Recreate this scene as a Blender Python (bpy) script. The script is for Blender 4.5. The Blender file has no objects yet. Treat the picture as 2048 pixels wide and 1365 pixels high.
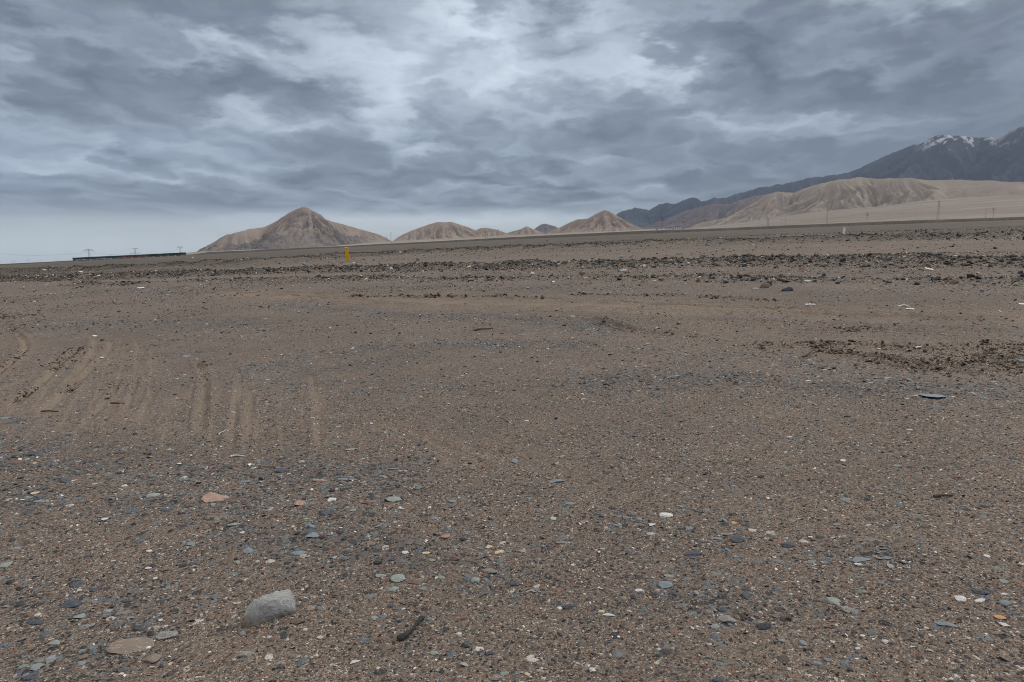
import bpy, bmesh, math, random
import numpy as np
from mathutils import Vector
random.seed(7)
rng = np.random.default_rng(11)
S = bpy.context.scene
COL = S.collection
R = math.radians

# ------------------------------------------------------------------ camera
F = 1365.0                                   # focal length in photo pixels (24 mm on 36 mm)
PITCH = math.atan(0.1520)
CP, SP = math.cos(PITCH), math.sin(PITCH)
EYE = 1.6
cam_data = bpy.data.cameras.new('camera')
cam_data.lens = 24.0; cam_data.sensor_width = 36.0
cam_data.clip_start = 0.05; cam_data.clip_end = 60000
cam = bpy.data.objects.new('camera', cam_data); COL.objects.link(cam)
cam.location = (0, 0, EYE); cam.rotation_euler = (math.pi/2 - PITCH, 0, 0)
S.camera = cam

def ray(px, py):
    u = (px - 1024.0)/F; v = (682.5 - py)/F
    return np.array((u, CP + v*SP, -SP + v*CP))

# ------------------------------------------------------------------ noise
def _hash(ix, iy, seed):
    h = (ix.astype(np.int64)*374761393 + iy.astype(np.int64)*668265263 + seed*974634777) & 0xffffffff
    h = ((h ^ (h >> 13))*1274126177) & 0xffffffff
    h = ((h ^ (h >> 16))*2246822519) & 0xffffffff
    return ((h ^ (h >> 15)) & 0xffffff)/float(0x1000000)

def perlin(x, y, seed=0):
    x = np.asarray(x, float); y = np.asarray(y, float)
    ix = np.floor(x); iy = np.floor(y); fx = x-ix; fy = y-iy
    sx = fx*fx*fx*(fx*(fx*6-15)+10); sy = fy*fy*fy*(fy*(fy*6-15)+10)
    def g(i, j):
        a = _hash(ix+i, iy+j, seed)*2*math.pi
        return np.cos(a)*(fx-i) + np.sin(a)*(fy-j)
    a = g(0, 0); b = g(1, 0); c = g(0, 1); d = g(1, 1)
    return (a+(b-a)*sx)*(1-sy) + (c+(d-c)*sx)*sy

def fbm(x, y, oct=4, seed=0, gain=.5):
    t = 0; a = 1.; f = 1.
    for k in range(oct):
        t = t + a*perlin(x*f+k*17.3, y*f-k*9.1, seed+k); a *= gain; f *= 2
    return t

def sstep(a, b, x):
    t = np.clip((np.asarray(x, float)-a)/(b-a), 0, 1); return t*t*(3-2*t)

# ------------------------------------------------------------------ ground shape
def base_z(x, y):
    r = np.hypot(x, y)+1e-9; s = x/r
    return r*(.0455*s - .0075*s*s) - .0012*np.maximum(r-60, 0)

def at(px, py):
    """where the ray through a photo pixel meets the bare slope"""
    d = ray(px, py); d = d/math.hypot(d[0], d[1])
    s = d[0]; slope = .0455*s - .0075*s*s
    r = EYE/max(slope - d[2], 1e-5)
    if r > 60:
        r = (EYE - .0012*60)/max(slope-.0012-d[2], 1e-5)
    r = min(r, 4000)
    return d[0]*r, d[1]*r

def line(*pts):
    out = [at(*p) for p in pts]
    return np.array(out)

def polydist(x, y, poly, reach):
    """distance and run-length parameter to a polyline, where nearer than reach"""
    d = np.full(x.shape, 1e9); run = np.zeros(x.shape)
    lo = poly.min(0)-reach; hi = poly.max(0)+reach
    idx = np.where((x > lo[0]) & (x < hi[0]) & (y > lo[1]) & (y < hi[1]))[0]
    if len(idx) == 0: return idx, d[idx], run[idx]
    xs, ys = x[idx], y[idx]; dd = np.full(xs.shape, 1e9); rr = np.zeros(xs.shape); acc = 0
    for (ax, ay), (bx, by) in zip(poly[:-1], poly[1:]):
        ex, ey = bx-ax, by-ay; L2 = ex*ex+ey*ey+1e-9
        t = np.clip(((xs-ax)*ex+(ys-ay)*ey)/L2, 0, 1)
        q = np.hypot(xs-ax-t*ex, ys-ay-t*ey)
        m = q < dd; dd[m] = q[m]; rr[m] = acc + t[m]*math.sqrt(L2); acc += math.sqrt(L2)
    return idx, dd, rr

def smooth(poly, n=3):
    for _ in range(n):
        q = [poly[0]]
        for a, b in zip(poly[:-1], poly[1:]): q += [a*.75+b*.25, a*.25+b*.75]
        q.append(poly[-1]); poly = np.array(q)
    return poly

# rubble banks: line of the foot, height, half width
BANKS = [
    (line((-250,566),(0,560),(200,560),(380,551),(560,547),(760,540),(1000,538),(1300,533),(1600,529),(2048,529),(2400,530)), .42, .95, 1.0),
    (line((380,562),(560,561),(760,558),(1000,560),(1300,558),(1600,562),(2048,566),(2300,568)), .14, .55, .75),
    (line((-100,545),(200,540),(380,530),(560,524),(700,512),(1000,501),(1250,492),(1600,483),(1800,478),(2048,477),(2300,476)), .62, 1.7, .9),
    (line((-100,556),(100,552),(330,548),(440,545)), .25, .8, .5),
    (line((215,536),(250,535)), .55, 1.3, .8),
    (line((150,570),(300,569)), .16, .6, .5),
]
BANKS = [(smooth(b[0], 1),)+b[1:] for b in BANKS]
# sandy wheel ruts: line, half width, depth
RUTS = [
    (line((-20,640),(30,658),(56,690),(46,704),(0,745),(-60,790)), .10, .035, 1.),
    (line((166,690),(112,735),(92,760),(66,782),(33,806),(-20,832)), .11, .035, 1.),
    (line((213,672),(226,694),(200,722),(152,768),(105,822)), .10, .02, .8),
    (line((188,668),(192,700),(160,742),(120,790),(60,850)), .10, .014, .8),
    (line((246,752),(216,798),(160,862)), .07, .022, .8),
    (line((275,752),(265,790),(235,846)), .07, .018, .8),
    (line((322,765),(300,800),(262,870)), .07, .015, .7),
    (line((272,678),(277,700),(272,730)), .06, .012, .7),
    (line((386,716),(412,755),(408,785),(398,880)), .09, .025, .8),
    (line((482,735),(470,830),(458,915)), .07, .014, .9),
    (line((506,772),(497,840),(488,930)), .07, .012, .8),
    (line((622,745),(640,830),(636,920)), .07, .012, .8),
    (line((790,850),(850,875),(920,905),(990,935)), .08, .012, .8),
    (line((980,880),(1050,900),(1100,925)), .08, .010, .7),
    (line((860,875),(905,930),(960,975)), .08, .010, .7),
    (line((1150,630),(1271,663),(1356,670),(1442,684),(1515,692),(1560,692),(1700,689),(1800,695),(1874,701),(1960,697),(2060,693)), .16, .04, .8),
    (line((1600,697),(1675,706),(1750,715),(1824,731),(1924,741),(2023,746),(2120,750)), .16, .05, .8),
    (line((430,583),(520,587),(640,596),(760,606),(860,610)), .20, .05, 1.),
    (line((520,583),(680,592),(820,599),(900,598),(1000,597),(1100,600),(1300,609),(1500,618),(1700,626),(1900,631),(2100,637)), .24, .06, 1.),
    (line((560,598),(760,612),(1000,612),(1250,617),(1500,626),(1750,633),(2100,645)), .22, .04, 1.),
    (line((900,604),(1150,606),(1400,607),(1700,612),(2100,620)), .18, .03, .7),
    (line((1250,585),(1420,592),(1560,604),(1800,606)), .15, .03, .3),
    (line((0,618),(120,613),(260,606)), .12, .03, .3),
    (line((1500,664),(1700,660),(1800,662),(2000,672)), .10, .025, .2),
    (line((1650,606),(1850,604),(2048,612)), .14, .03, .3),
]
RUTS.append((line((440,584),(600,594),(760,604),(1000,606),(1300,614),(1600,626),(2048,642),(2200,646)), 1.3, .012, .8))
RUTS += [(line((-80,815),(100,738),(260,690),(430,662),(620,645),(760,640)), .10, .014, .55), (line((-80,842),(130,752),(290,704),(450,674),(650,655),(800,650)), .10, .014, .55),
         (line((-60,702),(90,674),(230,652),(430,631),(640,617),(860,611)), .12, .016, .5), (line((-60,716),(100,684),(250,660),(450,638),(660,622),(880,616)), .12, .016, .5),
         (line((1000,622),(1200,628),(1450,640),(1750,652),(2100,664)), .13, .022, .45), (line((1000,628),(1200,635),(1450,648),(1750,661),(2100,674)), .13, .022, .45),
         (line((1300,640),(1500,655),(1750,672),(2100,684)), .10, .02, .4), (line((250,600),(420,603),(560,612),(700,618)), .14, .02, .4)]
for q in range(26):        # faint fans of older wheel marks
    a0 = q/25.0
    if q < 9: j = (0, 38, -30, 22, -44, 55, 8, -20, 40)[q]; RUTS.append((line((312+q*43, 720+6*q+j), (294+q*44, 800+4*q+j*.6), (268+q*50, 915+2*q+j*.5)), .03, .006, .45))
    elif q < 18: k = q-9; RUTS.append((line((700+k*30, 830+k*3), (800+k*40, 880+k*5), (960+k*46, 960+k*4)), .026, .006, .5))
    else: k = q-18; RUTS.append((line((120+k*26, 690), (80+k*32, 760), (-20+k*44, 870)), .035, .008, .5))
RUTS = [(smooth(b[0], 2), b[1]*.72, b[2]*.75, b[3]) for b in RUTS]
def ends(run):
    return sstep(0, 1.0, run)*sstep(0, .8, run.max()-run) if len(run) else run
# bands where stones are left lying on the sand: line, half width in metres, weight
STONY = [
    (line((560,610),(700,620),(840,634),(1000,638),(1120,643),(1240,660)), .55, .9),
    (line((520,735),(620,715),(760,690),(900,690),(1010,690),(1150,690)), .42, 1.),
    (line((540,735),(700,735),(800,715)), .4, .55),
    (line((1230,765),(1400,750),(1600,765),(1800,775),(2048,785),(2250,790)), .55, 1.),
    (line((1800,800),(2048,810)), .3, .5),
    (line((-40,905),(150,925),(300,935),(450,935),(620,950),(800,965)), .42, .9),
    (line((-40,1000),(120,990),(300,1000),(520,1010),(700,1030)), .30, .9),
    (line((480,1060),(620,1080),(800,1110),(960,1130)), .25, .9),
    (line((0,1190),(160,1190),(300,1230)), .22, .7),
    (line((-20,1350),(120,1320),(260,1300)), .16, .8),
    (line((1080,1080),(1300,1060),(1450,1075)), .25, .6),
    (line((1300,1170),(1500,1215)), .2, .5),
    (line((1600,1110),(1800,1120)), .2, .6),
    (line((100,640),(300,645),(450,640),(520,652)), .6, .6),
    (line((-50,840),(60,842)), .15, .8),
    (line((150,575),(350,590),(500,575)), .9, .5),
    (line((1200,590),(1300,585),(1420,588)), .7, .45),
    (line((1650,590),(1850,580),(2048,578)), .8, .5), (line((-60,660),(240,652),(520,650)), .9, .5), (line((700,575),(1000,577),(1200,580)), 1.0, .5),
    (line((1300,700),(1600,725),(1750,735)), .5, .4), (line((1500,640),(1800,645),(2100,655)), .6, .45), (line((-60,575),(200,582),(420,570)), 1.2, .5), (line((380,760),(600,765),(900,770)), .4, .35),
]
STONY = [(smooth(b[0], 1),)+b[1:] for b in STONY]

def stony(x, y):
    s = np.zeros(x.shape)
    for poly, w, a in STONY:
        idx, d, run = polydist(x, y, poly, w*2.6)
        s[idx] = np.maximum(s[idx], a*np.exp(-(d/w)**2))
    n = fbm(x*1.6, y*1.6, 3, 40)
    return np.clip(s*(.75+1.1*n), 0, 1)

def sandy(x, y):
    s = np.zeros(x.shape)
    for poly, w, dep, a in RUTS:
        idx, d, run = polydist(x, y, poly, w*4)
        k = (.75+.9*perlin(run*1.3, run*0+w*50, 77))*ends(run)
        s[idx] = np.maximum(s[idx], a*np.exp(-(d/(w*1.15))**2)*np.clip(k, 0, 1))
    return np.clip(s, 0, 1)

def rubble(x, y):
    s = np.zeros(x.shape)
    for poly, h, w, a in BANKS:
        idx, d, run = polydist(x, y, poly, w*3)
        s[idx] = np.maximum(s[idx], a*np.exp(-(d/(w*1.1))**2))
    return np.clip(s, 0, 1)

def ground_z(x, y, fine=True):
    x = np.asarray(x, float); y = np.asarray(y, float)
    shp = x.shape; x = x.ravel(); y = y.ravel()
    r = np.hypot(x, y)
    z = base_z(x, y)
    z = z + .05*sstep(3, 25, r)*fbm(x/7, y/7, 3, 3)*(1-sstep(200, 600, r)) + .02*perlin(x/1.7, y/1.7, 5)*(1-sstep(60, 150, r))
    if fine:
        z = z + (.006*fbm(x*2.6, y*2.6, 3, 8) + .004*perlin(x*11, y*11, 9))*(1-sstep(40, 90, r))
    for poly, h, w, a in BANKS:
        idx, d, run = polydist(x, y, poly, w*4)
        if len(idx) == 0: continue
        lump = .75 + .55*perlin(run/4.0, run*0+h*31, 21) + .35*perlin(run/1.3, run*0+h*7, 22)
        lump = np.clip(lump, .12, 1.5)
        rough = .07*fbm(x[idx]*2.2, y[idx]*2.2, 3, 33)
        e = np.exp(-(d/w)**2)
        z[idx] += h*lump*e + rough*e
    bx, by = BOULDER_AT
    z = z + .030*np.exp(-((x-bx-.02)**2+(y-by+.02)**2)/.020)
    for poly, w, dep, a in RUTS:
        idx, d, run = polydist(x, y, poly, w*4)
        if len(idx) == 0: continue
        k = np.clip(.8+.9*perlin(run*1.7, run*0+w*13, 55), .1, 1.4)*ends(run)
        z[idx] += 1.55*dep*k*(-np.exp(-(d/(w*.6))**2) + .75*np.exp(-((d-w*1.25)/(w*.45))**2)*(1+.8*perlin(x[idx]*7, y[idx]*7, 61)))
    return z.reshape(shp)

BOULDER_AT = at(544, 1240)
def gz(x, y): return float(ground_z(np.array([x]), np.array([y]))[0])

# ------------------------------------------------------------------ mesh helpers
def np_mesh(name, verts, faces, smooth_shade=True, floats=None, colors=None):
    me = bpy.data.meshes.new(name)
    verts = np.ascontiguousarray(verts, np.float32); faces = np.ascontiguousarray(faces, np.int32)
    nf, k = faces.shape
    me.vertices.add(len(verts)); me.vertices.foreach_set('co', verts.ravel())
    me.loops.add(nf*k); me.loops.foreach_set('vertex_index', faces.ravel())
    me.polygons.add(nf); me.polygons.foreach_set('loop_start', np.arange(0, nf*k, k, dtype=np.int32))
    me.polygons.foreach_set('use_smooth', np.full(nf, smooth_shade))
    for n, arr in (floats or {}).items():
        a = me.attributes.new(n, 'FLOAT', 'POINT'); a.data.foreach_set('value', np.ascontiguousarray(arr, np.float32).ravel())
    for n, arr in (colors or {}).items():
        a = me.attributes.new(n, 'FLOAT_COLOR', 'POINT'); a.data.foreach_set('color', np.ascontiguousarray(arr, np.float32).ravel())
    me.update(calc_edges=True); me.validate()
    return me

def link(name, me, mat=None, parent=None, loc=None):
    o = bpy.data.objects.new(name, me); COL.objects.link(o)
    if mat is not None and len(me.materials) == 0: me.materials.append(mat)
    if parent is not None: o.parent = parent
    if loc is not None: o.location = loc
    return o

def tag(o, label=None, cat=None, group=None, kind=None):
    if label: o['label'] = label
    if cat: o['category'] = cat
    if group: o['group'] = group
    if kind: o['kind'] = kind
    return o

def empty(name, loc, rz=0):
    o = bpy.data.objects.new(name, None); COL.objects.link(o)
    o.location = loc; o.rotation_euler = (0, 0, rz); o.empty_display_size = .2
    return o

class MB:
    """collects shapes into one bmesh"""
    def __init__(s): s.bm = bmesh.new()
    def box(s, c, d, bev=0, rot=None):
        r = bmesh.ops.create_cube(s.bm, size=1)['verts']
        bmesh.ops.scale(s.bm, vec=d, verts=r)
        if bev:
            eds = list({e for v in r for e in v.link_edges})
            q = bmesh.ops.bevel(s.bm, geom=eds, offset=bev, segments=2, affect='EDGES', profile=.5)
            r = list({v for f in q['faces'] for v in f.verts} | {v for v in r if v.is_valid})
        if rot: bmesh.ops.rotate(s.bm, matrix=rot, verts=r)
        bmesh.ops.translate(s.bm, vec=c, verts=r); return r
    def bar(s, a, b, r0, r1=None, n=6):
        a = Vector(a); b = Vector(b); r1 = r0 if r1 is None else r1
        q = bmesh.ops.create_cone(s.bm, cap_ends=True, segments=n, radius1=r0, radius2=r1, depth=(b-a).length)['verts']
        m = (b-a).to_track_quat('Z', 'Y').to_matrix()
        bmesh.ops.rotate(s.bm, matrix=m, verts=q); bmesh.ops.translate(s.bm, vec=(a+b)/2, verts=q); return q
    def tube(s, pts, rad, n=7):
        pts = [Vector(p) for p in pts]; rings = []
        for i, p in enumerate(pts):
            t = (pts[min(i+1, len(pts)-1)]-pts[max(i-1, 0)]).normalized()
            q = t.to_track_quat('Z', 'Y'); r = rad[i] if hasattr(rad, '__len__') else rad
            rings.append([s.bm.verts.new(p + q @ Vector((math.cos(k*2*math.pi/n)*r, math.sin(k*2*math.pi/n)*r, 0))) for k in range(n)])
        for a, b in zip(rings[:-1], rings[1:]):
            for k in range(n): s.bm.faces.new((a[k], a[(k+1) % n], b[(k+1) % n], b[k]))
        s.bm.faces.new(rings[0][::-1]); s.bm.faces.new(rings[-1])
    def mesh(s, name, smooth_shade=False):
        me = bpy.data.meshes.new(name); s.bm.normal_update(); s.bm.to_mesh(me); s.bm.free()
        for p in me.polygons: p.use_smooth = smooth_shade
        return me
    def build(s, name, mat, parent=None, loc=None, sm=False): return link(name, s.mesh(name, sm), mat, parent, loc)

# ------------------------------------------------------------------ materials
class NT:
    def __init__(s, tree): s.t = tree; s.n = tree.nodes; s.l = tree.links
    def new(s, typ, **kw):
        n = s.n.new(typ)
        for k, v in kw.items(): setattr(n, k, v)
        return n
    def put(s, sock, v):
        if isinstance(v, bpy.types.NodeSocket): s.l.new(v, sock)
        elif v is not None:
            try: sock.default_value = v
            except Exception: sock.default_value = tuple(v)+(1,) if hasattr(v, '__len__') else (v, v, v, 1)
    def m(s, op, a, b=None, c=None, clamp=False):
        n = s.new('ShaderNodeMath', operation=op, use_clamp=clamp)
        for i, v in enumerate((a, b, c)):
            if v is not None: s.put(n.inputs[i], v)
        return n.outputs[0]
    def mix(s, f, a, b, mode='MIX'):
        n = s.new('ShaderNodeMix', data_type='RGBA', blend_type=mode)
        s.put(n.inputs[0], f); s.put(n.inputs[6], a); s.put(n.inputs[7], b); return n.outputs[2]
    def ramp(s, f, stops, interp='LINEAR'):
        n = s.new('ShaderNodeValToRGB'); e = n.color_ramp.elements; n.color_ramp.interpolation = interp
        while len(e) < len(stops): e.new(.5)
        for q, (p, c) in zip(e, stops):
            q.position = p; q.color = (c[0], c[1], c[2], 1) if hasattr(c, '__len__') else (c, c, c, 1)
        s.put(n.inputs[0], f); return n.outputs[0]
    def noise(s, vec, scale, detail=4, rough=.55, dist=0):
        n = s.new('ShaderNodeTexNoise'); s.put(n.inputs['Vector'], vec)
        n.inputs['Scale'].default_value = scale; n.inputs['Detail'].default_value = detail
        n.inputs['Roughness'].default_value = rough; n.inputs['Distortion'].default_value = dist
        return n.outputs[0]
    def voro(s, vec, scale, feature='F1'):
        n = s.new('ShaderNodeTexVoronoi', feature=feature); s.put(n.inputs['Vector'], vec); n.inputs['Scale'].default_value = scale
        return n.outputs
    def attr(s, name): return s.new('ShaderNodeAttribute', attribute_name=name).outputs
    def range(s, v, a, b, c=0., d=1.):
        n = s.new('ShaderNodeMapRange', interpolation_type='SMOOTHSTEP'); s.put(n.inputs[0], v)
        for i, q in zip((1, 2, 3, 4), (a, b, c, d)): n.inputs[i].default_value = q
        return n.outputs[0]

def material(name, rough=.9, spec=.25):
    mt = bpy.data.materials.new(name); mt.use_nodes = True
    t = NT(mt.node_tree); b = t.n['Principled BSDF']
    b.inputs['Roughness'].default_value = rough; b.inputs['Specular IOR Level'].default_value = spec
    return mt, t, b

def coords(t, kind='Object'): return t.new('ShaderNodeTexCoord').outputs[kind]

def bump(t, b, h, dist, strength=1.):
    n = t.new('ShaderNodeBump'); n.inputs['Distance'].default_value = dist; n.inputs['Strength'].default_value = strength
    t.put(n.inputs['Height'], h); t.l.new(n.outputs[0], b.inputs['Normal'])

def painted(name, col, rough=.6, wear=(.3, .25, .2), amount=.35, scale=6, spec=.3):
    mt, t, b = material(name, rough, spec); c = coords(t)
    n = t.noise(c, scale, 6, .65); n2 = t.noise(c, scale*6, 3, .6)
    k = t.m('MULTIPLY', t.range(n, .45, .75), amount, clamp=True)
    cc = t.mix(k, col, wear); cc = t.mix(t.range(n2, .3, .7, .0, .25), cc, tuple(x*.6 for x in col))
    t.put(b.inputs['Base Color'], cc); bump(t, b, n2, .01); return mt

def stone_mat(name, a, bcol, speck=(.4, .4, .4), speckle=.1, scale=1.):
    mt, t, b = material(name, .85, .3); c = coords(t)
    n = t.noise(c, 2.2*scale, 6, .65, .5); n2 = t.noise(c, 9*scale, 4, .6)
    cc = t.mix(t.range(n, .3, .7), a, bcol)
    v = t.voro(c, 16*scale)
    pick = t.new('ShaderNodeSeparateColor'); t.put(pick.inputs[0], v[1])
    cc = t.mix(t.m('MULTIPLY', t.m('LESS_THAN', pick.outputs[0], speckle), .8), cc, speck)
    dust = t.range(n2, .45, .75, 0, .45)
    cc = t.mix(dust, cc, (.17, .14, .11))
    t.put(b.inputs['Base Color'], cc); bump(t, b, n2, .006, .7); return mt

STONE = {
    'S': stone_mat('blue_grey_slate', (.135,.175,.215), (.195,.245,.29), (.28,.31,.34), .06),
    'D': stone_mat('dark_slate', (.034,.045,.062), (.075,.096,.128), (.15,.17,.19), .04),
    'W': stone_mat('white_quartz', (.60,.60,.61), (.46,.46,.48), (.3,.3,.3), .05),
    'C': stone_mat('cream_stone', (.55,.48,.36), (.42,.35,.25), (.6,.55,.45), .08),
    'P': stone_mat('pink_granite', (.27,.18,.15), (.34,.235,.20), (.45,.36,.32), .1),
    'R': stone_mat('purple_brown_stone', (.10,.062,.062), (.16,.11,.10), (.2,.15,.14), .06),
    'G': stone_mat('grey_granite', (.20,.20,.205), (.28,.28,.28), (.09,.09,.095), .25),
    'N': stone_mat('brown_stone', (.165,.138,.122), (.215,.178,.155), (.30,.26,.22), .08),
    'E': stone_mat('green_grey_stone', (.18,.22,.22), (.27,.31,.305), (.32,.33,.32), .08),
    'O': stone_mat('orange_stone', (.42,.22,.09), (.50,.30,.14), (.5,.38,.25), .08),
}

# ground
def ground_material():
    mt, t, b = material('gravel_ground', .95, .2); c = coords(t)
    sand = t.attr('sand')[2]; ston = t.attr('stony')[2]; rub = t.attr('rubble')[2]
    warp = t.new('ShaderNodeVectorMath', operation='ADD')
    nz = t.new('ShaderNodeTexNoise'); t.put(nz.inputs['Vector'], c); nz.inputs['Scale'].default_value = 90; nz.inputs['Detail'].default_value = 2
    sc = t.new('ShaderNodeVectorMath', operation='SCALE'); t.l.new(nz.outputs[1], sc.inputs[0]); sc.inputs['Scale'].default_value = .008
    t.l.new(c, warp.inputs[0]); t.l.new(sc.outputs[0], warp.inputs[1]); w = warp.outputs[0]
    def cells(scale, stops):
        v = t.voro(w, scale); s_ = t.new('ShaderNodeSeparateColor'); t.put(s_.inputs[0], v[1])
        return v[0], s_.outputs[0], s_.outputs[1], t.ramp(s_.outputs[0], stops, 'CONSTANT')
    d1, r1, q1, c1 = cells(190, GRAIN)
    d2, r2, q2, c2 = cells(75, GRAIN2)
    d3, r3, q3, c3 = cells(24, STN)
    d4, r4, q4, c4 = cells(6.5, STN)
    base = t.noise(c, 28, 5, .7)
    soil = t.mix(base, SOIL_A, SOIL_B)
    col = t.mix(.62, soil, c1)
    # bigger grains show in some cells only, more of them on the stony bands
    k2 = t.m('LESS_THAN', q2, t.m('ADD', .34, t.m('MULTIPLY', ston, .25)))
    col = t.mix(t.m('MULTIPLY', k2, .85), col, c2)
    lim3 = t.m('ADD', .05, t.m('ADD', t.m('MULTIPLY', ston, .38), t.m('MULTIPLY', rub, .35)))
    k3 = t.m('MULTIPLY', t.m('LESS_THAN', q3, lim3), t.m('LESS_THAN', d3, .62))
    col = t.mix(t.m('MULTIPLY', k3, .9), col, c3)
    lim4 = t.m('MULTIPLY', rub, .4)
    k4 = t.m('MULTIPLY', t.m('LESS_THAN', q4, lim4), t.m('LESS_THAN', d4, .6))
    col = t.mix(t.m('MULTIPLY', k4, .9), col, c4)
    # tone of the open ground: bare sand in the ruts, grey lag elsewhere
    big = t.noise(c, .22, 5, .6, .6); mid = t.noise(c, 1.4, 4, .6, .4)
    col = t.mix(t.range(big, .38, .62, 0, .5), col, t.mix(.6, col, (.085,.076,.070)))
    col = t.mix(t.range(mid, .45, .7, 0, .30), col, t.mix(.6, col, SAND))
    col = t.mix(t.m('MULTIPLY', sand, .88), col, t.mix(t.m('MULTIPLY', base, .5), SAND, c1))
    col = t.mix(t.m('MULTIPLY', ston, .42), col, t.mix(.65, col, (.085,.085,.09)))
    # far plain: dark desert pavement
    farm = t.attr('far')[2]
    fn = t.noise(c, .03, 6, .65); fs = t.noise(c, .35, 5, .7)
    fcol = t.mix(t.range(fs, .35, .7), FAR_A, FAR_B)
    fcol = t.mix(t.range(fn, .5, .7, 0, .5), fcol, (.19,.155,.125))
    col = t.mix(farm, col, fcol)
    t.put(b.inputs['Base Color'], col)
    h = t.m('ADD', t.m('MULTIPLY', t.m('SUBTRACT', 1, d1), .5), t.m('MULTIPLY', t.m('MULTIPLY', k2, t.m('SUBTRACT', 1, d2)), 1.3))
    h = t.m('ADD', h, t.m('MULTIPLY', t.m('MULTIPLY', k3, t.m('SUBTRACT', .7, d3)), 3.5))
    h = t.m('ADD', h, t.m('MULTIPLY', base, 1.5))
    bump(t, b, h, .006, 1.)
    return mt
GRAIN = [(0,(.018,.018,.021)), (.25,(.065,.055,.048)), (.40,(.135,.106,.085)), (.55,(.205,.163,.132)), (.72,(.17,.105,.082)), (.78,(.29,.265,.24)), (.90,(.12,.132,.15)), (.955,(.58,.56,.53))]
GRAIN2 = [(0,(.03,.033,.04)), (.30,(.085,.095,.11)), (.48,(.17,.14,.115)), (.66,(.22,.12,.09)), (.75,(.25,.23,.21)), (.88,(.12,.15,.16)), (.95,(.55,.53,.50))]
STN = [(0,(.03,.036,.048)), (.30,(.12,.15,.182)), (.55,(.17,.20,.215)), (.70,(.17,.13,.11)), (.80,(.22,.22,.22)), (.91,(.25,.15,.12)), (.955,(.55,.54,.53))]
SOIL_A = (.162,.125,.103); SOIL_B = (.244,.190,.158); SAND = (.265,.208,.164)
FAR_A = (.068,.061,.056); FAR_B = (.115,.098,.085)

# ------------------------------------------------------------------ ground sheet
def build_ground():
    front = np.radians(np.arange(-50, 50.001, .115)); side = np.radians(np.arange(52, 308.1, 2.0))
    az = np.concatenate([front, side]); na = len(az)
    rs = [.25]
    while rs[-1] < 1.3: rs.append(rs[-1]*1.04)
    while rs[-1] < 70: rs.append(rs[-1]*1.0052)
    while rs[-1] < 11000: rs.append(rs[-1]*1.025)
    r = np.array(rs); nr = len(r)
    rr, aa = np.meshgrid(r, az, indexing='ij')
    x = (rr*np.sin(aa)).ravel(); y = (rr*np.cos(aa)).ravel()
    z = ground_z(x, y)
    i = np.arange(nr-1)[:, None]*na; j = np.arange(na)[None, :]; jn = (j+1) % na
    f = np.stack([i+j, i+jn, i+na+jn, i+na+j], -1).reshape(-1, 4)[:, ::-1]
    # close the small hole under the camera
    c = len(x); x = np.append(x, 0); y = np.append(y, 0); z = np.append(z, z[:na].mean())
    k = np.arange(0, na-2, 2)
    cf = np.stack([np.full(len(k), c), k+2, k+1, k], -1)[:, ::-1]
    last = np.array([[c, 0, na-1, na-2 if na % 2 == 0 else na-1]])
    faces = np.concatenate([f, cf])
    rad = np.hypot(x, y)
    wob = perlin(x/25, y/25, 90)
    far = sstep(55, 110, rad*(1+.35*wob))
    me = np_mesh('ground', np.stack([x, y, z], -1), faces, True,
                 {'sand': sandy(x, y), 'stony': stony(x, y), 'rubble': rubble(x, y), 'far': far})
    o = link('ground', me, ground_material())
    tag(o, 'brown gravel desert ground crossed by shallow wheel ruts', 'ground', kind='structure')
    return o
build_ground()

# ------------------------------------------------------------------ stones
def ico(n):
    bm = bmesh.new(); bmesh.ops.create_icosphere(bm, subdivisions=n, radius=1)
    bm.verts.ensure_lookup_table()
    v = np.array([p.co[:] for p in bm.verts]); f = np.array([[q.index for q in p.verts] for p in bm.faces]); bm.free()
    return v, f
ICO = {n: ico(n) for n in (1, 2, 3, 4, 5)}

def rock_shape(n, r, planes=13, soft=.0, squareness=1.0):
    """convex angular stone: the unit sphere cut by random planes, normalised to +-0.5"""
    v, f = ICO[n]
    nrm = r.normal(size=(planes, 3)); nrm /= np.linalg.norm(nrm, axis=1)[:, None]
    off = r.uniform(.55, .95, planes)
    dots = v @ nrm.T
    rad = np.min(np.where(dots > 1e-3, off/np.maximum(dots, 1e-3), 9), axis=1)
    rad = np.minimum(rad, 1.15)
    if soft: rad = rad*(1-soft)+soft*.8
    p = v*rad[:, None]
    lo, hi = p.min(0), p.max(0); p = (p-(lo+hi)/2)/(hi-lo)
    return p, f

PROTO = {}
def proto(kind, k):
    key = (kind, k)
    if key not in PROTO:
        r = np.random.default_rng(100+k*7)
        p, f = rock_shape(4, r, 10+k % 6, soft=.08+.06*(k % 3))
        # a few steps and hollows
        p = p*(1+.05*fbm(p[:, 0]*3+k, p[:, 1]*3+p[:, 2]*2.1, 3, k)[:, None])
        me = np_mesh('stone', p, f, False); me.materials.append(STONE[kind]); PROTO[key] = me
    return PROTO[key]

def depth_of(x, y, z): return y*CP - (z-EYE)*SP

GROUPS = {'S':'blue grey slate stones on the gravel','D':'dark slate stones on the gravel','W':'white stones on the gravel','C':'cream stones on the gravel',
          'P':'pink stones on the gravel','R':'purple brown stones on the gravel','G':'grey stones on the gravel','N':'brown stones on the gravel',
          'E':'green grey stones on the gravel','O':'orange stones on the gravel'}
TINT = {'S':'blue-grey','D':'dark','W':'white','C':'cream','P':'pink','R':'purple-brown','G':'grey','N':'brown','E':'green-grey','O':'orange'}
NOUN = {'S':'slate','D':'slate','W':'quartz pebble','C':'stone','P':'stone','R':'stone','G':'stone','N':'stone','E':'stone','O':'stone'}

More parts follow.
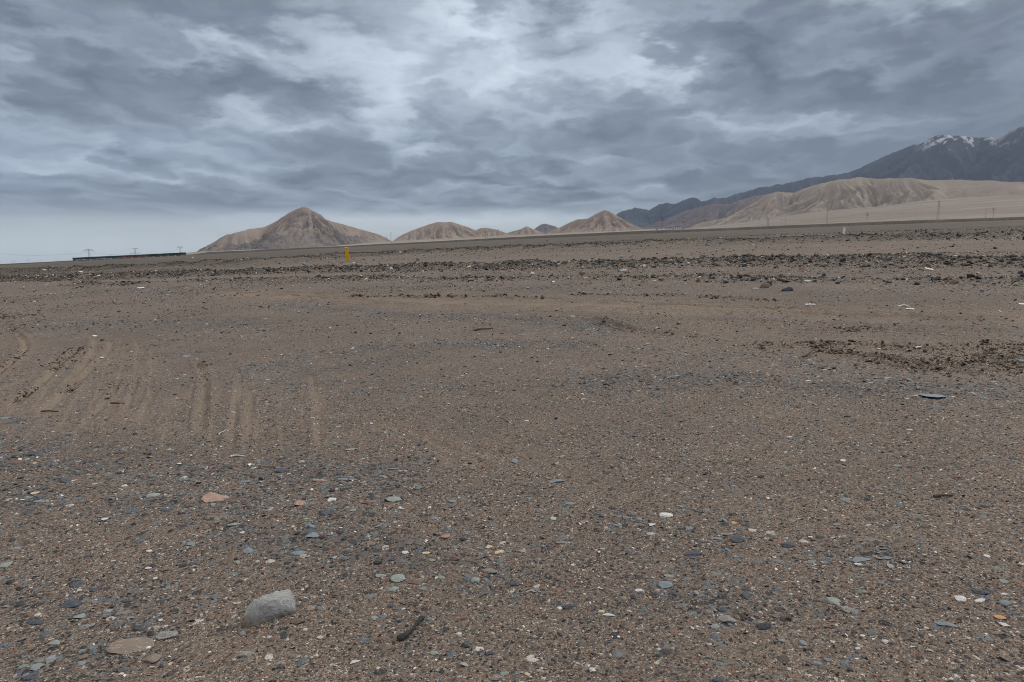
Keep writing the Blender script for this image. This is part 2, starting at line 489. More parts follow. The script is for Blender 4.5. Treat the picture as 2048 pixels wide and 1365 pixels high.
def place_stone(px, py, w, h, kind, k, lift=.0, yaw=None, mesh=None, name='stone', thick=None):
    x, y = at(px, py + h*.25)
    z = gz(x, y); D = depth_of(x, y, z)
    W = w/F*D; Hh = h/F*D
    th = math.atan2(EYE-z, math.hypot(x, y))
    T = (thick if thick else (.16 if w > 42 else .36))*Hh/math.cos(th); dep = min(max((Hh-T*math.cos(th))/max(math.sin(th), .02), .45*W), 1.15*W)
    T = max(T, .07*W)
    o = bpy.data.objects.new(name, mesh or proto(kind, k)); COL.objects.link(o)
    o.location = (x, y, z + T*(.5-.33) + lift)
    o.scale = (W*1.05, dep, T*1.25)
    a = random.Random(int(px*7+py)).uniform
    o.rotation_euler = (R(a(-7, 7)), R(a(-7, 7)), R(a(-22, 22)) if yaw is None else R(yaw) - math.atan2(x, y))
    return o

# px, py, width, height, kind, own label (or None: described by its neighbours), landmark name (or None)
STONES = [
 (78,907,34,10,'D','dark flat slab of slate at the left edge, beside a purple-brown stone','dark flat slab'),
 (32,923,36,10,'R',None,None),(70,926,9,5,'C',None,None),(133,958,34,10,'D',None,None),
 (433,995,56,15,'P','broad pink flat stone half buried in gravel left of centre','broad pink slab'),
 (70,984,14,7,'C',None,None),(17,998,13,7,'C',None,None),(79,1000,22,8,'S',None,None),(58,993,15,7,'S',None,None),
 (250,969,10,7,'W',None,None),(307,988,23,11,'E',None,None),(315,1001,17,7,'R',None,None),(334,1019,28,8,'D',None,None),
 (211,1037,15,7,'W',None,None),(143,1051,6,5,'W',None,None),(56,1023,23,9,'D',None,None),(467,1048,26,10,'E',None,None),
 (492,961,23,9,'S',None,None),(33,1096,19,9,'S',None,None),(10,1127,26,14,'E',None,None),(382,1086,23,11,'S',None,None),
 (152,1167,29,14,'D',None,None),
 (143,1204,40,18,'D','long dark slate lying slantwise at the lower left','slanted dark slate'),
 (72,1242,37,11,'D',None,None),(187,1177,15,9,'D',None,None),(254,1198,20,10,'D',None,None),(216,1220,19,12,'E',None,None),
 (162,1230,19,14,'E',None,None),(245,1224,26,10,'N',None,None),(322,1239,13,7,'W',None,None),(350,1241,11,6,'W',None,None),
 (334,1265,40,22,'G','lilac-grey stone just behind the big flat brown stone','lilac-grey stone'),
 (266,1285,92,30,'N','largest flat brown stone with a pale curved vein, lower left','big flat brown stone'),
 (305,1311,36,24,'N',None,None),(283,1254,30,11,'D',None,None),(174,1249,30,16,'G',None,None),(111,1283,20,12,'E',None,None),
 (492,1307,28,17,'G',None,None),(485,1269,15,10,'S',None,None),(58,1353,30,14,'D',None,None),(85,1273,14,9,'D',None,None),
 (43,1308,16,9,'D',None,None),(242,1347,14,8,'W',None,None),(121,1190,17,11,'R',None,None),(179,1110,17,9,'D',None,None),
 (298,1134,13,7,'W',None,None),(311,1154,9,6,'W',None,None),(336,1171,12,10,'S',None,None),(385,1126,15,9,'D',None,None),
 (497,1099,19,12,'S',None,None),(565,939,25,11,'D',None,None),(676,945,15,8,'D',None,None),(788,936,25,7,'S',None,None),
 (685,958,18,6,'S',None,None),(709,959,21,6,'S',None,None),(641,960,30,7,'P',None,None),
 (601,1006,30,16,'P','pointed tan-pink stone standing proud of the gravel','pointed pink stone'),
 (653,1023,32,17,'D','dark slate with a raised pointed right end, beside the pointed pink stone','raised dark slate'),
 (664,999,17,9,'W',None,None),(789,998,30,13,'E','pale grey-green stone on the dark stone patch right of a white pebble','pale grey-green stone'),
 (734,1005,26,8,'R',None,None),(905,1001,16,10,'S',None,None),(622,1052,22,11,'S',None,None),(627,1070,23,17,'S',None,None),
 (705,1021,15,7,'E',None,None),(586,1054,8,10,'C',None,None),(598,1105,38,10,'S',None,None),(869,1036,13,9,'S',None,None),
 (811,1106,14,7,'W',None,None),(854,1107,20,7,'C',None,None),(785,1119,15,10,'D',None,None),
 (910,1115,20,18,'R','dark maroon lump of crusty stone near the middle','maroon lump'),
 (978,1092,14,8,'C',None,None),(998,1103,19,10,'C',None,None),(864,1121,16,7,'E',None,None),(976,1140,32,11,'N',None,None),
 (760,1151,18,9,'E',None,None),(797,1156,30,21,'E','chunky grey-green stone beside a purple-brown one, below centre','chunky green-grey stone'),
 (827,1162,30,13,'R',None,None),(787,1177,22,14,'E',None,None),(806,1172,17,12,'N',None,None),(847,1177,14,9,'S',None,None),
 (951,1158,18,19,'E',None,None),(882,1155,19,9,'E',None,None),(608,1201,18,8,'D',None,None),
 (622,1218,14,17,'P','small upright pink stone just right of the big grey boulder','small upright pink stone'),
 (596,1247,28,15,'R',None,None),(852,1200,13,8,'P',None,None),(838,1221,22,10,'R',None,None),(785,1213,18,9,'D',None,None),
 (861,1236,14,8,'S',None,None),(925,1235,22,8,'R',None,None),(918,1266,15,7,'W',None,None),
 (932,1285,18,19,'D','dark rounded lump of stone right of the twisted root','dark rounded lump'),
 (959,1295,17,10,'W',None,None),(869,1302,18,11,'E',None,None),(980,1304,19,10,'D',None,None),(991,1350,26,16,'G',None,None),
 (807,1218,8,6,'W',None,None),(710,1320,20,10,'W',None,None),(562,1331,15,9,'D',None,None),(748,1235,18,12,'E',None,None),
 (671,1188,22,9,'R',None,None),(743,1087,22,8,'N',None,None),(1187,905,12,6,'D',None,None),
 (1112,960,32,10,'S',None,None),(1140,1005,21,8,'S',None,None),
 (1332,1027,26,14,'W','mottled blue-white stone, larger of two white ones right of centre','mottled white stone'),
 (1304,1046,16,9,'W',None,None),(1237,1047,14,8,'S',None,None),(1278,1036,15,9,'S',None,None),(1395,1020,18,6,'D',None,None),
 (1378,1055,14,9,'S',None,None),(1475,1077,28,17,'D','dark slate beside a pale thin sliver, right of centre','dark slate by the sliver'),
 (1431,1076,27,6,'S',None,None),(1458,1068,30,5,'G','pale stick-like sliver of grey stone lying behind two slates','pale grey sliver'),
 (1385,1106,36,15,'D','big dark slate with a high back and sloping right end','high-backed dark slate'),
 (1390,1130,22,8,'D',None,None),(1124,1083,26,8,'S',None,None),(1099,1095,16,9,'D',None,None),(1044,1101,16,8,'E',None,None),
 (1330,1165,28,19,'S','round blue-grey slate disc right of the middle','round slate disc'),
 (1337,1150,19,7,'E',None,None),(1346,1184,18,10,'D',None,None),(1025,1165,17,11,'D',None,None),
 (1141,1210,34,12,'D','long dark slate left of the cream and white chip','long dark slate'),
 (1218,1227,23,8,'W','flat white chip touching a cream pebble','flat white chip'),(1203,1221,13,8,'C','cream pebble touching the flat white chip',None),
 (1300,1193,8,7,'O',None,None),(1492,1192,22,17,'D',None,None),(1443,1219,19,11,'D',None,None),(1446,1209,15,8,'D',None,None),
 (1453,1235,32,22,'G',None,None),(1430,1252,18,15,'E',None,None),(1152,1252,13,7,'P',None,None),(1468,1043,15,7,'O',None,None),
 (1414,1187,13,6,'D',None,None),(1320,1308,20,11,'D',None,None),(1054,1345,13,8,'C',None,None),(1009,1343,18,10,'E',None,None),
 (1284,1254,15,8,'G',None,None),(1279,1179,20,8,'W',None,None),(1437,1358,28,14,'D',None,None),
 (1575,1087,24,16,'D','rounded dark slate pebble, alone on sandy gravel at right','rounded dark pebble'),
 (1721,1118,40,13,'S','wide blue-green slate with a white pebble in front','wide blue-green slate'),
 (1716,1129,15,7,'W','white pebble in front of the wide blue-green slate',None),(1771,1116,24,8,'S',None,None),
 (1667,1204,38,18,'E','triangular grey-green flat stone at the lower right','green-grey triangle'),
 (1692,1220,21,17,'G',None,None),(1691,1174,17,13,'R',None,None),(1762,1166,12,9,'S',None,None),
 (1920,1198,23,15,'W','round white stone with dark specks at lower right','speckled white stone'),
 (1960,1183,30,15,'D',None,None),(1983,1182,15,9,'D',None,None),(2009,1204,21,14,'S',None,None),(1958,1203,28,7,'W',None,None),
 (2007,1188,16,6,'W',None,None),(2007,1249,16,9,'W',None,None),(1999,1235,22,11,'O','orange-brown stone near the right edge','orange stone'),
 (1892,1250,38,12,'S','long blue slate in front of the speckled white stone','long blue slate'),
 (1974,1109,14,8,'W',None,None),(1769,1284,14,11,'W',None,None),(1762,1276,16,7,'D',None,None),(1715,1299,10,7,'W',None,None),
 (1634,1327,24,10,'S',None,None),(1604,1288,18,13,'S',None,None),(1691,995,18,7,'S',None,None),(1686,920,12,5,'W',None,None),
 (1907,951,22,6,'R',None,None),(1916,931,12,6,'D',None,None),(2026,914,13,6,'D',None,None),(1609,1089,20,7,'R',None,None),
 (1672,1049,15,6,'S',None,None),(1791,1052,22,6,'S',None,None),(1841,1006,14,7,'N',None,None),(2007,1161,16,9,'E',None,None),
 (1864,790,46,16,'S','largest blue-grey slate slab, on the stone band at far right','large slate slab'),
 (1616,760,11,6,'W','white pebble on the grey stone band left of the large slate slab',None),(1724,775,11,5,'O',None,None),
 (1054,840,9,5,'W','lone white pebble on bare sandy gravel at the centre','lone white pebble'),
 (705,898,30,6,'E','thin pale grey stone flush with the sand, left of centre','thin pale stone'),
 (348,904,9,6,'D',None,None),(204,715,9,6,'W','white pebble beside the wheel ruts at left','white pebble by the ruts'),
 (372,712,16,5,'S',None,None),(400,704,14,5,'D',None,None),(505,731,14,8,'D',None,None),(465,782,18,4,'E',None,None),(216,838,13,5,'D',None,None),
 (10,835,22,7,'S','grey slate plate in the small heap at the left edge','slate heap at the left edge'),(22,846,18,6,'D',None,None),(42,840,12,5,'D',None,None),
 (1747,577,14,6,'N','flat brown stone on bare ground right of two bigger rocks','flat far stone'),
 (1722,525,15,9,'D','black rounded rock at the foot of the upper rubble bank','black rock on the bank'),
 (2044,719,16,11,'S','blue-grey stone at the right edge beside the churned rut',None),
]
BOULDER = (544,1222)
MARKS = [(s[0], s[1], s[6]) for s in STONES if s[6]] + [(544,1222,'big grey boulder'), (822,1262,'twisted root')]

def auto_label(s, used):
    px, py, w, h, k = s[:5]
    size = 'large ' if w >= 29 else 'small ' if w < 17 else ''
    shape = 'thin ' if h/w < .34 else 'blocky ' if h/w > .64 else ''
    head = size + shape + TINT[k] + ' ' + NOUN[k]
    near = sorted(MARKS, key=lambda q: math.hypot(q[0]-px, q[1]-py))
    def rel(q, short=False):
        dx, dy = px-q[0], py-q[1]; d = math.hypot(dx, dy)
        w_ = ('left of' if dx < 0 else 'right of') if abs(dx) > abs(dy) else ('behind' if dy < 0 else 'in front of')
        return ('just ' if d < 45 and not short else '') + w_ + ' the ' + q[2]
    opts = [f'{head} {rel(q)}' for q in near[:2]]
    opts += [f'{head} {rel(near[0], 1)}, {rel(near[i], 1)}' for i in (1, 2, 3, 4, 5)]
    opts += [f'{head} {rel(near[1], 1)}, {rel(near[i], 1)}' for i in (2, 3, 4, 5)]
    for t in opts:
        if t not in used and len(t.replace('-', ' ').split()) <= 16: return t
    return opts[0]

used = set(s[5] for s in STONES if s[5])
for n, s in enumerate(STONES):
    o = place_stone(s[0], s[1], s[2], s[3], s[4], n % 9)
    lab = s[5] or auto_label(s, used); used.add(lab)
    tag(o, lab, 'stone', GROUPS[s[4]])

# the grey boulder with a dusty brown underside
def boulder():
    v, f = ICO[5]
    pl = [((-.12,.1,1), .60), ((-.80,-.1,.62), .66), ((1,-.1,.12), .80), ((.85,-.3,.75), .80), ((-.1,-1,.42), .66), ((-.45,-.8,.15), .70), ((.3,-.9,-.45), .60), ((0,1,.2), .7), ((-1,.1,-.1), .95), ((0,0,-1), .6), ((.4,-.6,.9), .78)]
    acc = 0
    for nv, off in pl:
        nv = np.array(nv)/np.linalg.norm(nv); acc = acc + np.maximum(v @ nv/off, 1e-3)**7
    p = v*(acc**(-1/7))[:, None]
    lo, hi = p.min(0), p.max(0); p = (p-(lo+hi)/2)/(hi-lo)
    nn = .05*fbm(v[:, 0]*1.6+v[:, 2], v[:, 1]*1.6-v[:, 2]*.7, 4, 3) + .085*np.abs(fbm(v[:, 0]*3+v[:, 2]*2.5, v[:, 1]*3+v[:, 2]*3, 5, 4, .6))
    p = p*(1+nn[:, None]*1.5)
    me = np_mesh('boulder', p, f, True)
    mt, t, b = material('granite_boulder', .9, .25); c = coords(t)
    n = t.noise(c, 3, 6, .7, .6); g = t.noise(c, 26, 4, .75)
    col = t.mix(t.range(n, .35, .65), (.33,.345,.36), (.46,.47,.48))
    col = t.mix(t.range(g, .58, .68, 0, .6), col, (.12,.125,.13)); col = t.mix(t.range(g, .34, .42, .6, 0), col, (.50,.50,.49))
    sep = t.new('ShaderNodeSeparateXYZ'); t.put(sep.inputs[0], c)
    stain = t.m('ADD', sep.outputs[2], t.m('MULTIPLY', t.m('SUBTRACT', n, .5), .6))
    col = t.mix(t.range(stain, -.22, .14, .9, 0), col, (.215,.17,.13))
    t.put(b.inputs['Base Color'], col); bump(t, b, t.m('ADD', g, n), .012, .8)
    me.materials.append(mt)
    o = place_stone(BOULDER[0], BOULDER[1]+4, 96, 62, 'G', 0, mesh=me, name='boulder', yaw=8, thick=.8)
    tag(o, 'big grey granite boulder with brown dusty underside, biggest stone in the foreground', 'boulder')
boulder()

def tilted_rock(px, py, w, h, kind, label, seed, tilt):
    p, f = rock_shape(4, np.random.default_rng(seed), 8, soft=.05)
    p = p*(1+.09*fbm(p[:, 0]*4, p[:, 1]*4+p[:, 2]*3, 3, seed)[:, None])
    me = np_mesh('rock', p, f, False); me.materials.append(STONE[kind])
    o = place_stone(px, py, w, h, kind, 0, mesh=me, name='rock', thick=.95, yaw=10)
    o.rotation_euler[1] = R(tilt); tag(o, label, 'rock', 'two rocks on the bare ground'); return o
rk = tilted_rock(1529, 572, 20, 15, 'N', 'leaning wedge of rock with a brown face, left of the two rocks', 31, -28)
tilted_rock(1537, 569, 11, 12, 'D', 'dark block propped against the back of the leaning brown rock', 33, 12)
tilted_rock(1575, 579, 24, 12, 'D', 'black lumpy rock, right of the two rocks on bare ground', 35, 4)
tilted_rock(1511, 577, 15, 4, 'E', 'flat pale slab lying left of the leaning brown rock', 36, 0)

# ------------------------------------------------------------------ uncountable stone litter
SHAPES = []
for q in range(36):
    p, f = rock_shape(1 if q < 24 else 2, np.random.default_rng(900+q), 9, soft=.1); SHAPES.append((p, f))
def palette(stops):
    a = [s[0] for s in stops]+[1.0]; return np.diff(a), np.array([s[1] for s in stops])
def scatter(name, x, y, size, stops, mat, label, flat=(.25, .6), big=False, cat='gravel', sink=.3, up=None):
    n = len(x); z = ground_z(x, y)
    if up is not None: z = z+up
    yaw = rng.uniform(0, 2*math.pi, n); ca, sa = np.cos(yaw), np.sin(yaw)
    sx = size*rng.uniform(.8, 1.3, n); sy = size*rng.uniform(.5, .95, n); sz = size*rng.uniform(flat[0], flat[1], n)
    tx, ty = rng.normal(0, .22, n), rng.normal(0, .22, n)
    pr, cols = palette(stops); ci = rng.choice(len(cols), n, p=pr/pr.sum())
    tone = cols[ci]*rng.uniform(.75, 1.25, (n, 1))
    pick = rng.integers(24, 36, n) if big else rng.integers(0, 24, n)
    V, Fc, C = [], [], []; off = 0
    for q in range(36):
        idx = np.where(pick == q)[0]
        if len(idx) == 0: continue
        p, f = SHAPES[q]; m = len(idx)
        lx = p[None, :, 0]*sx[idx, None]; ly = p[None, :, 1]*sy[idx, None]; lz = p[None, :, 2]*sz[idx, None]
        lz = lz + lx*tx[idx, None] + ly*ty[idx, None]
        wx = lx*ca[idx, None]-ly*sa[idx, None]+x[idx, None]; wy = lx*sa[idx, None]+ly*ca[idx, None]+y[idx, None]
        wz = lz + z[idx, None] + sz[idx, None]*(.5-sink)
        V.append(np.stack([wx, wy, wz], -1).reshape(-1, 3))
        Fc.append((f[None] + (np.arange(m)*len(p))[:, None, None]).reshape(-1, 3) + off); off += m*len(p)
        C.append(np.repeat(tone[idx], len(p), 0))
    C = np.concatenate(C); C = np.concatenate([C, np.ones((len(C), 1))], 1)
    me = np_mesh(name, np.concatenate(V), np.concatenate(Fc), False, colors={'tone': C})
    o = link(name, me, mat); tag(o, label, cat, kind='stuff'); return o

def tone_material(name, dust=.35, scale=60):
    mt, t, b = material(name, .88, .25); c = coords(t)
    n = t.noise(c, scale, 4, .65); col = t.attr('tone')[0]
    col = t.mix(t.range(n, .4, .75, 0, dust), col, (.20,.16,.125))
    t.put(b.inputs['Base Color'], col); bump(t, b, n, .004, .6); return mt
M_PEB = tone_material('pebble_stone', .3, 90)
M_RUB = tone_material('rubble_stone', .4, 7)

def polar(n, r0, r1, half=46):
    r = np.sqrt(rng.uniform(r0*r0, r1*r1, n)); a = R(1)*rng.uniform(-half, half, n)
    return r*np.sin(a), r*np.cos(a)

# finest grit close to the camera, thinning with distance into the surface's own grain
x, y = polar(330000, 1.7, 7.5)
keep = rng.uniform(0, 1, len(x)) < np.clip((3.0/np.hypot(x, y))**2.0, 0, 1)*(.75+.4*perlin(x*1.3, y*1.3, 70))*(1-.7*sandy(x, y))
x, y = x[keep], y[keep]
size = np.minimum(.0040*rng.uniform(0.02, 1, len(x))**(-.42), .016)*(1+.10*np.hypot(x, y))*.78
scatter('gravel', x, y, size, GRAIN, M_PEB, 'fine loose gravel strewn over the near ground')
# pebbles
x, y = polar(120000, 1.7, 15)
st = stony(x, y)
keep = rng.uniform(0, 1, len(x)) < np.clip(.05+.85*st, 0, 1)*np.clip(6.0/np.hypot(x, y), .35, 1)
x, y = x[keep], y[keep]
size = np.minimum(.011*rng.uniform(.03, 1, len(x))**(-.40), .05)*(1+.03*np.hypot(x, y))
scatter('pebbles', x, y, size, STN, M_PEB, 'scattered slate and quartz pebbles on the gravel', (.18, .5))
x, y = polar(90000, 13, 46)
st = stony(x, y)
keep = rng.uniform(0, 1, len(x)) < np.clip(.02+.5*st, 0, 1)
x, y = x[keep], y[keep]
size = np.minimum(.026*rng.uniform(.03, 1, len(x))**(-.42), .13)
scatter('pebble_patches', x, y, size, STN, M_PEB, 'patches of dark and pale pebbles on the open ground', (.2, .5))

x, y = polar(150000, 7, 40)
keep = rng.uniform(0, 1, len(x)) < np.clip(.20+.5*fbm(x/5, y/5, 3, 71), .02, 1)*(1-.8*sandy(x, y))
x, y = x[keep], y[keep]
size = np.minimum(.014*rng.uniform(.01, 1, len(x))**(-.36), .06)*(.7+np.hypot(x, y)/30)
scatter('coarse_grit', x, y, size, GRAIN2, M_PEB, 'coarse grit strewn over the middle ground', (.3, .7), False, 'gravel', .3)

# rubble banks
RUB = [(0,(.018,.018,.021)), (.30,(.05,.05,.053)), (.50,(.09,.092,.095)), (.62,(.15,.118,.092)), (.88,(.19,.18,.17)), (.965,(.50,.49,.47))]
X, Y, Z_ = [], [], []
for poly, h, w, a in BANKS:
    seg = np.hypot(*np.diff(poly, axis=0).T); L = seg.sum()
    n = int(L*w*2*({.42: 460, .62: 190}.get(h, 330)))
    s = rng.uniform(0, L, n); cs = np.concatenate([[0], np.cumsum(seg)])
    px = np.interp(s, cs, poly[:, 0]); py = np.interp(s, cs, poly[:, 1])
    ox = rng.normal(0, w*.95, n); oy = rng.normal(0, w*.95, n)
    clump = .55+1.0*perlin(s/3.1, s*0+h*19, 88)
    k = rng.uniform(0, 1, n) < np.clip(clump, .12, 1)
    X.append((px+ox)[k]); Y.append((py+oy)[k])
    Z_.append((np.minimum(.030*rng.uniform(.006, 1, n)**(-.44), .22)*(.8+.6*h))[k])
x, y, size = map(np.concatenate, (X, Y, Z_))
k = np.abs(np.arctan2(x, y)) < R(50); x, y, size = x[k], y[k], size[k]
scatter('rubble', x, y, size, RUB, M_RUB, 'low banks of dark broken rock rubble across the plain', (.35, .8), True, 'rubble', .25)
# loose stones over the middle distance and beyond
x, y = polar(42000, 22, 150, 48)
keep = rng.uniform(0, 1, len(x)) < .35+.9*perlin(x/9, y/9, 93)
x, y = x[keep], y[keep]
size = np.minimum(.05*rng.uniform(.02, 1, len(x))**(-.4), .3)*(.7+np.hypot(x, y)/120)
scatter('loose_stones', x, y, size, RUB, M_RUB, 'loose dark stones strewn across the middle distance', (.25, .6), False, 'stones')
# damp clods turned up by wheels
CLODS = [(0,(.035,.030,.027)), (.30,(.07,.056,.045)), (.58,(.14,.11,.086)), (.85,(.21,.17,.137))]
CL = [(line((700,595),(860,597),(1020,594),(1080,598)), .16, 420, .075), (line((862,596),(872,597)), .12, 26, .16), (line((972,593),(1012,594)), .12, 40, .15),
      (line((905,594),(912,594)), .08, 14, .12),
      (line((0,638),(28,655),(34,660)), .10, 150, .035), (line((10,632),(28,636)), .25, 160, .05), (line((50,700),(0,745)), .06, 150, .028),
      (line((160,695),(108,738)), .09, 330, .032), (line((70,775),(35,805)), .05, 100, .026), (line((156,765),(140,785)), .06, 70, .024),
      (line((236,760),(212,797)), .04, 80, .02), (line((270,755),(262,790)), .05, 60, .02), (line((392,722),(412,758),(408,768)), .06, 110, .025),
      (line((322,765),(306,795)), .05, 40, .022), (line((1500,692),(1700,689),(1800,695),(1874,701)), .12, 900, .030), (line((1960,697),(2060,693)), .26, 400, .026),
      (line((1640,700),(1750,715),(1824,731)), .12, 500, .030), (line((1824,731),(1924,741),(2040,748)), .16, 500, .027), (line((1940,722),(2060,722)), .36, 800, .026),
      (line((1200,640),(1271,663),(1442,684)), .10, 220, .03), (line((1150,588),(1420,592),(1560,604)), .2, 450, .05), (line((1690,660),(1745,659)), .12, 120, .04)]
X, Y, Z_ = [], [], []
for poly, w, n, sz in [(c[0], c[1], int(c[2]*2.2), c[3]) for c in CL]:
    seg = np.hypot(*np.diff(poly, axis=0).T); cs = np.concatenate([[0], np.cumsum(seg)]); s = rng.uniform(0, cs[-1], n)
    k = np.clip(.5+1.3*perlin(s/(3*w), s*0+sz*99, 12), .05, 1); keep = rng.uniform(0, 1, n) < k; s = s[keep]; n = len(s)
    X.append(np.interp(s, cs, poly[:, 0])+rng.normal(0, w, n)); Y.append(np.interp(s, cs, poly[:, 1])+rng.normal(0, w, n))
    Z_.append(np.minimum(sz*.36*rng.uniform(.02, 1, n)**(-.5), np.minimum(sz*2.2, .15)))
scatter('soil_clods', *map(np.concatenate, (X, Y, Z_)), CLODS, M_RUB, 'dark clods of soil turned up along the wheel ruts', (.45, .9), True, 'clods', .3)

# ------------------------------------------------------------------ posts and litter
M_YEL = painted('yellow_paint', (.78,.42,.006), .55, (.55,.28,.03), .3, 3)
M_WHITE = painted('white_paint', (.80,.80,.80), .6, (.5,.47,.44), .3, 5)
M_CONC = painted('concrete', (.36,.35,.33), .9, (.22,.19,.16), .6, 5)
M_RED = painted('red_paint', (.40,.06,.05), .6, (.25,.12,.09), .4, 6)
M_BRICK = painted('brick', (.36,.16,.085), .9, (.2,.14,.1), .4, 12)
M_WOOD = painted('dry_wood', (.13,.085,.055), .9, (.07,.05,.04), .6, 20)
M_ROOT = painted('dark_root', (.045,.045,.055), .9, (.10,.09,.085), .5, 30)
M_PLAST = painted('white_plastic', (.60,.61,.64), .5, (.5,.48,.46), .4, 8)
M_BOARD = painted('pale_board', (.58,.57,.50), .8, (.35,.31,.26), .5, 7)

def spot(px, py, dist=None):
    if dist is None: x, y = at(px, py)
    else:
        d = ray(px, py); k = dist/math.hypot(d[0], d[1]); x, y = d[0]*k, d[1]*k
    z = gz(x, y); return x, y, z, depth_of(x, y, z)/F

# yellow marker
x, y, z, m = spot(695.5, 523)
x, y, z, m = spot(695.5, 523, math.hypot(x, y)*.99)
H = 27.5*m; W = 7.0*m
e = empty('marker_post', (x, y, z), -math.atan2(x, y)); e.rotation_euler[1] = R(-3.4); e.rotation_euler[0] = R(3)
tag(e, 'yellow square marker post leaning slightly left on the rubble bank', 'marker post')
b = MB(); b.box((0, 0, H*.44), (W, W*.62, H*1.12), .015); b.build('post_body', M_YEL, e)
b = MB(); b.box((W*.38, -W*.318, H*.80), (W*.10, .012, H*.22), .003); b.build('reflective_strip', M_WHITE, e)
b = MB(); b.box((0, 0, H*1.002+.008), (W*.98, W*.6, .025), .008); b.build('post_cap', M_BOARD, e)
b = MB(); b.box((-W*.45, -W*.4, .06), (W*.45, W*.3, .18), .03); b.box((W*.75, -W*.2, .05), (W*.4, W*.3, .12), .03); b.build('footing', M_CONC, e)
# white marker
x, y, z, m = spot(1687.5, 470); x, y, z, m = spot(1687.5, 470, 88)
W = 4.4*m; H = (470-456)*m + (EYE + ray(1687.5, 470)[2]*88/math.hypot(*ray(1687.5, 470)[:2]) - z)
e = empty('marker_post', (x, y, z), -math.atan2(x, y))
tag(e, 'white upright marker post behind the far right rubble bank', 'marker post')
b = MB(); b.box((0, 0, H*.45), (W, W*.6, H*1.1), .02); b.build('post_body', M_WHITE, e)
b = MB(); b.box((0, 0, H+.012), (W*.9, W*.5, .03), .01); b.build('post_cap', M_CONC, e)
b = MB(); b.box((0, 0, .02), (W*1.5, W*1.2, .12), .03); b.build('footing', M_CONC, e)
# little white marker with a red head
x, y, z, m = spot(801, 509)
e = empty('kilometre_stone', (x, y, z), -math.atan2(x, y))
tag(e, 'short white kilometre stone with red top and dark base, right of the yellow post', 'marker stone')
b = MB(); b.box((0, 0, 3.8*m), (4.0*m, 2.6*m, 5.2*m), .03); b.build('stone_body', M_WHITE, e)
b = MB(); b.box((-.3*m, 0, 7.2*m), (4.2*m, 2.8*m, 1.7*m), .03); b.build('red_top', M_RED, e)
b = MB(); b.box((0, 0, .4*m), (3.4*m, 2.4*m, 2.0*m), .03); b.build('stone_base', STONE['D'], e)
# broken pillar at the left
x, y, z, m = spot(162.5, 553)
e = empty('broken_pillar', (x, y, z), -math.atan2(x, y)+R(35))
tag(e, 'short broken pillar with white cap and dark red side near the left edge', 'pillar')
b = MB(); b.box((0, 0, 4.0*m), (4.6*m, 4.6*m, 9*m), .02); b.build('pillar_shaft', M_CONC, e)
b = MB(); b.box((-.4*m, 0, 9.2*m), (6.4*m, 5.4*m, 1.7*m), .02); b.build('pillar_cap', M_WHITE, e)
b = MB(); b.box((2.42*m, 0, 3.4*m), (.4*m, 4.2*m, 5.0*m), .01); b.build('brick_face', M_RED, e)
x, y, z, m = spot(170.5, 552)
b = MB(); b.box((0, 0, .4*m), (11*m, 1.3*m, .9*m), .01); b.box((4.6*m, .4*m, 1.3*m), (2.5*m, 1.6*m, 1.4*m), .01)
tag(b.build('broken_plank', M_BOARD, None, (x, y, z+.01)), 'pale broken plank lying at the foot of the pillar', 'plank')

def lump(name, px, py, w, h, mat, label, cat, seed=0, group=None, soft=.3):
    p, f = rock_shape(3, np.random.default_rng(300+seed), 9, soft=soft)
    p = p*(1+.1*fbm(p[:, 0]*4, p[:, 1]*4+p[:, 2]*3, 2, seed)[:, None])
    x, y, z, m = spot(px, py)
    p = p*np.array((w*m, w*m*.7, h*m*1.25)); p[:, 2] += h*m*.42
    o = link(name, np_mesh(name, p, f, soft > .2), mat, None, (x, y, z)); tag(o, label, cat, group, 'thing'); return o
lump('litter_scrap', 248, 534, 5, 4.5, M_PLAST, 'bright white lump of litter on the small rubble mound at left', 'litter', 1)
lump('litter_scrap', 385.5, 518, 3.6, 3.6, M_PLAST, 'tiny white lump of litter on the plain below the right end of the train', 'litter', 2)
lump('rock', 88.5, 543, 8, 4, STONE['C'], 'pale rounded rock on the rubble bank near the left edge', 'rock', 3)
lump('rock', 312, 547, 9, 4.5, STONE['C'], 'pale cream rock among rubble below the train', 'rock', 4)
lump('rock', 186, 564, 10, 3.5, STONE['N'], 'brown-grey rock lying in front of the rubble right of the broken pillar', 'rock', 5, soft=.1)
lump('rock', 608, 532, 9, 6, STONE['E'], 'grey slanted rock on the rubble bank left of the yellow post', 'rock', 6, soft=.1)
lump('rock', 777, 508, 4.5, 3.5, STONE['D'], 'small dark rock left of the kilometre stone', 'rock', 7, soft=.1)
lump('rock', 836, 522, 7, 5, STONE['S'], 'blue-grey rock on the bank right of the kilometre stone', 'rock', 8, soft=.1)
lump('rock', 1242, 516, 9, 5, STONE['E'], 'grey-green rock topping the dark rubble ledge near the centre', 'rock', 9, soft=.1)
lump('rock', 938, 551, 8, 5, STONE['E'], 'dull grey-green rock beside the dark plank', 'rock', 10, soft=.1)
lump('rock', 1552, 519, 14, 8, STONE['N'], 'brown tilted rock in the dark rubble bank above the two rocks', 'rock', 11, soft=.08)
lump('rock', 1164, 550, 14, 7, STONE['N'], 'broad brown rock on the lower rubble strip left of the white bar', 'rock', 12, soft=.1)
lump('rock', 1204, 545, 8, 5, STONE['E'], 'pale green-grey rock just left of the white bar', 'rock', 13, soft=.1)
lump('rock', 2040, 548, 9, 6, STONE['D'], 'dark rock at the right edge on the lower rubble strip', 'rock', 14, soft=.1)
lump('rock', 1648, 552, 8, 6, STONE['D'], 'dark rock on the lower rubble strip right of the brick', 'rock', 15, soft=.1)
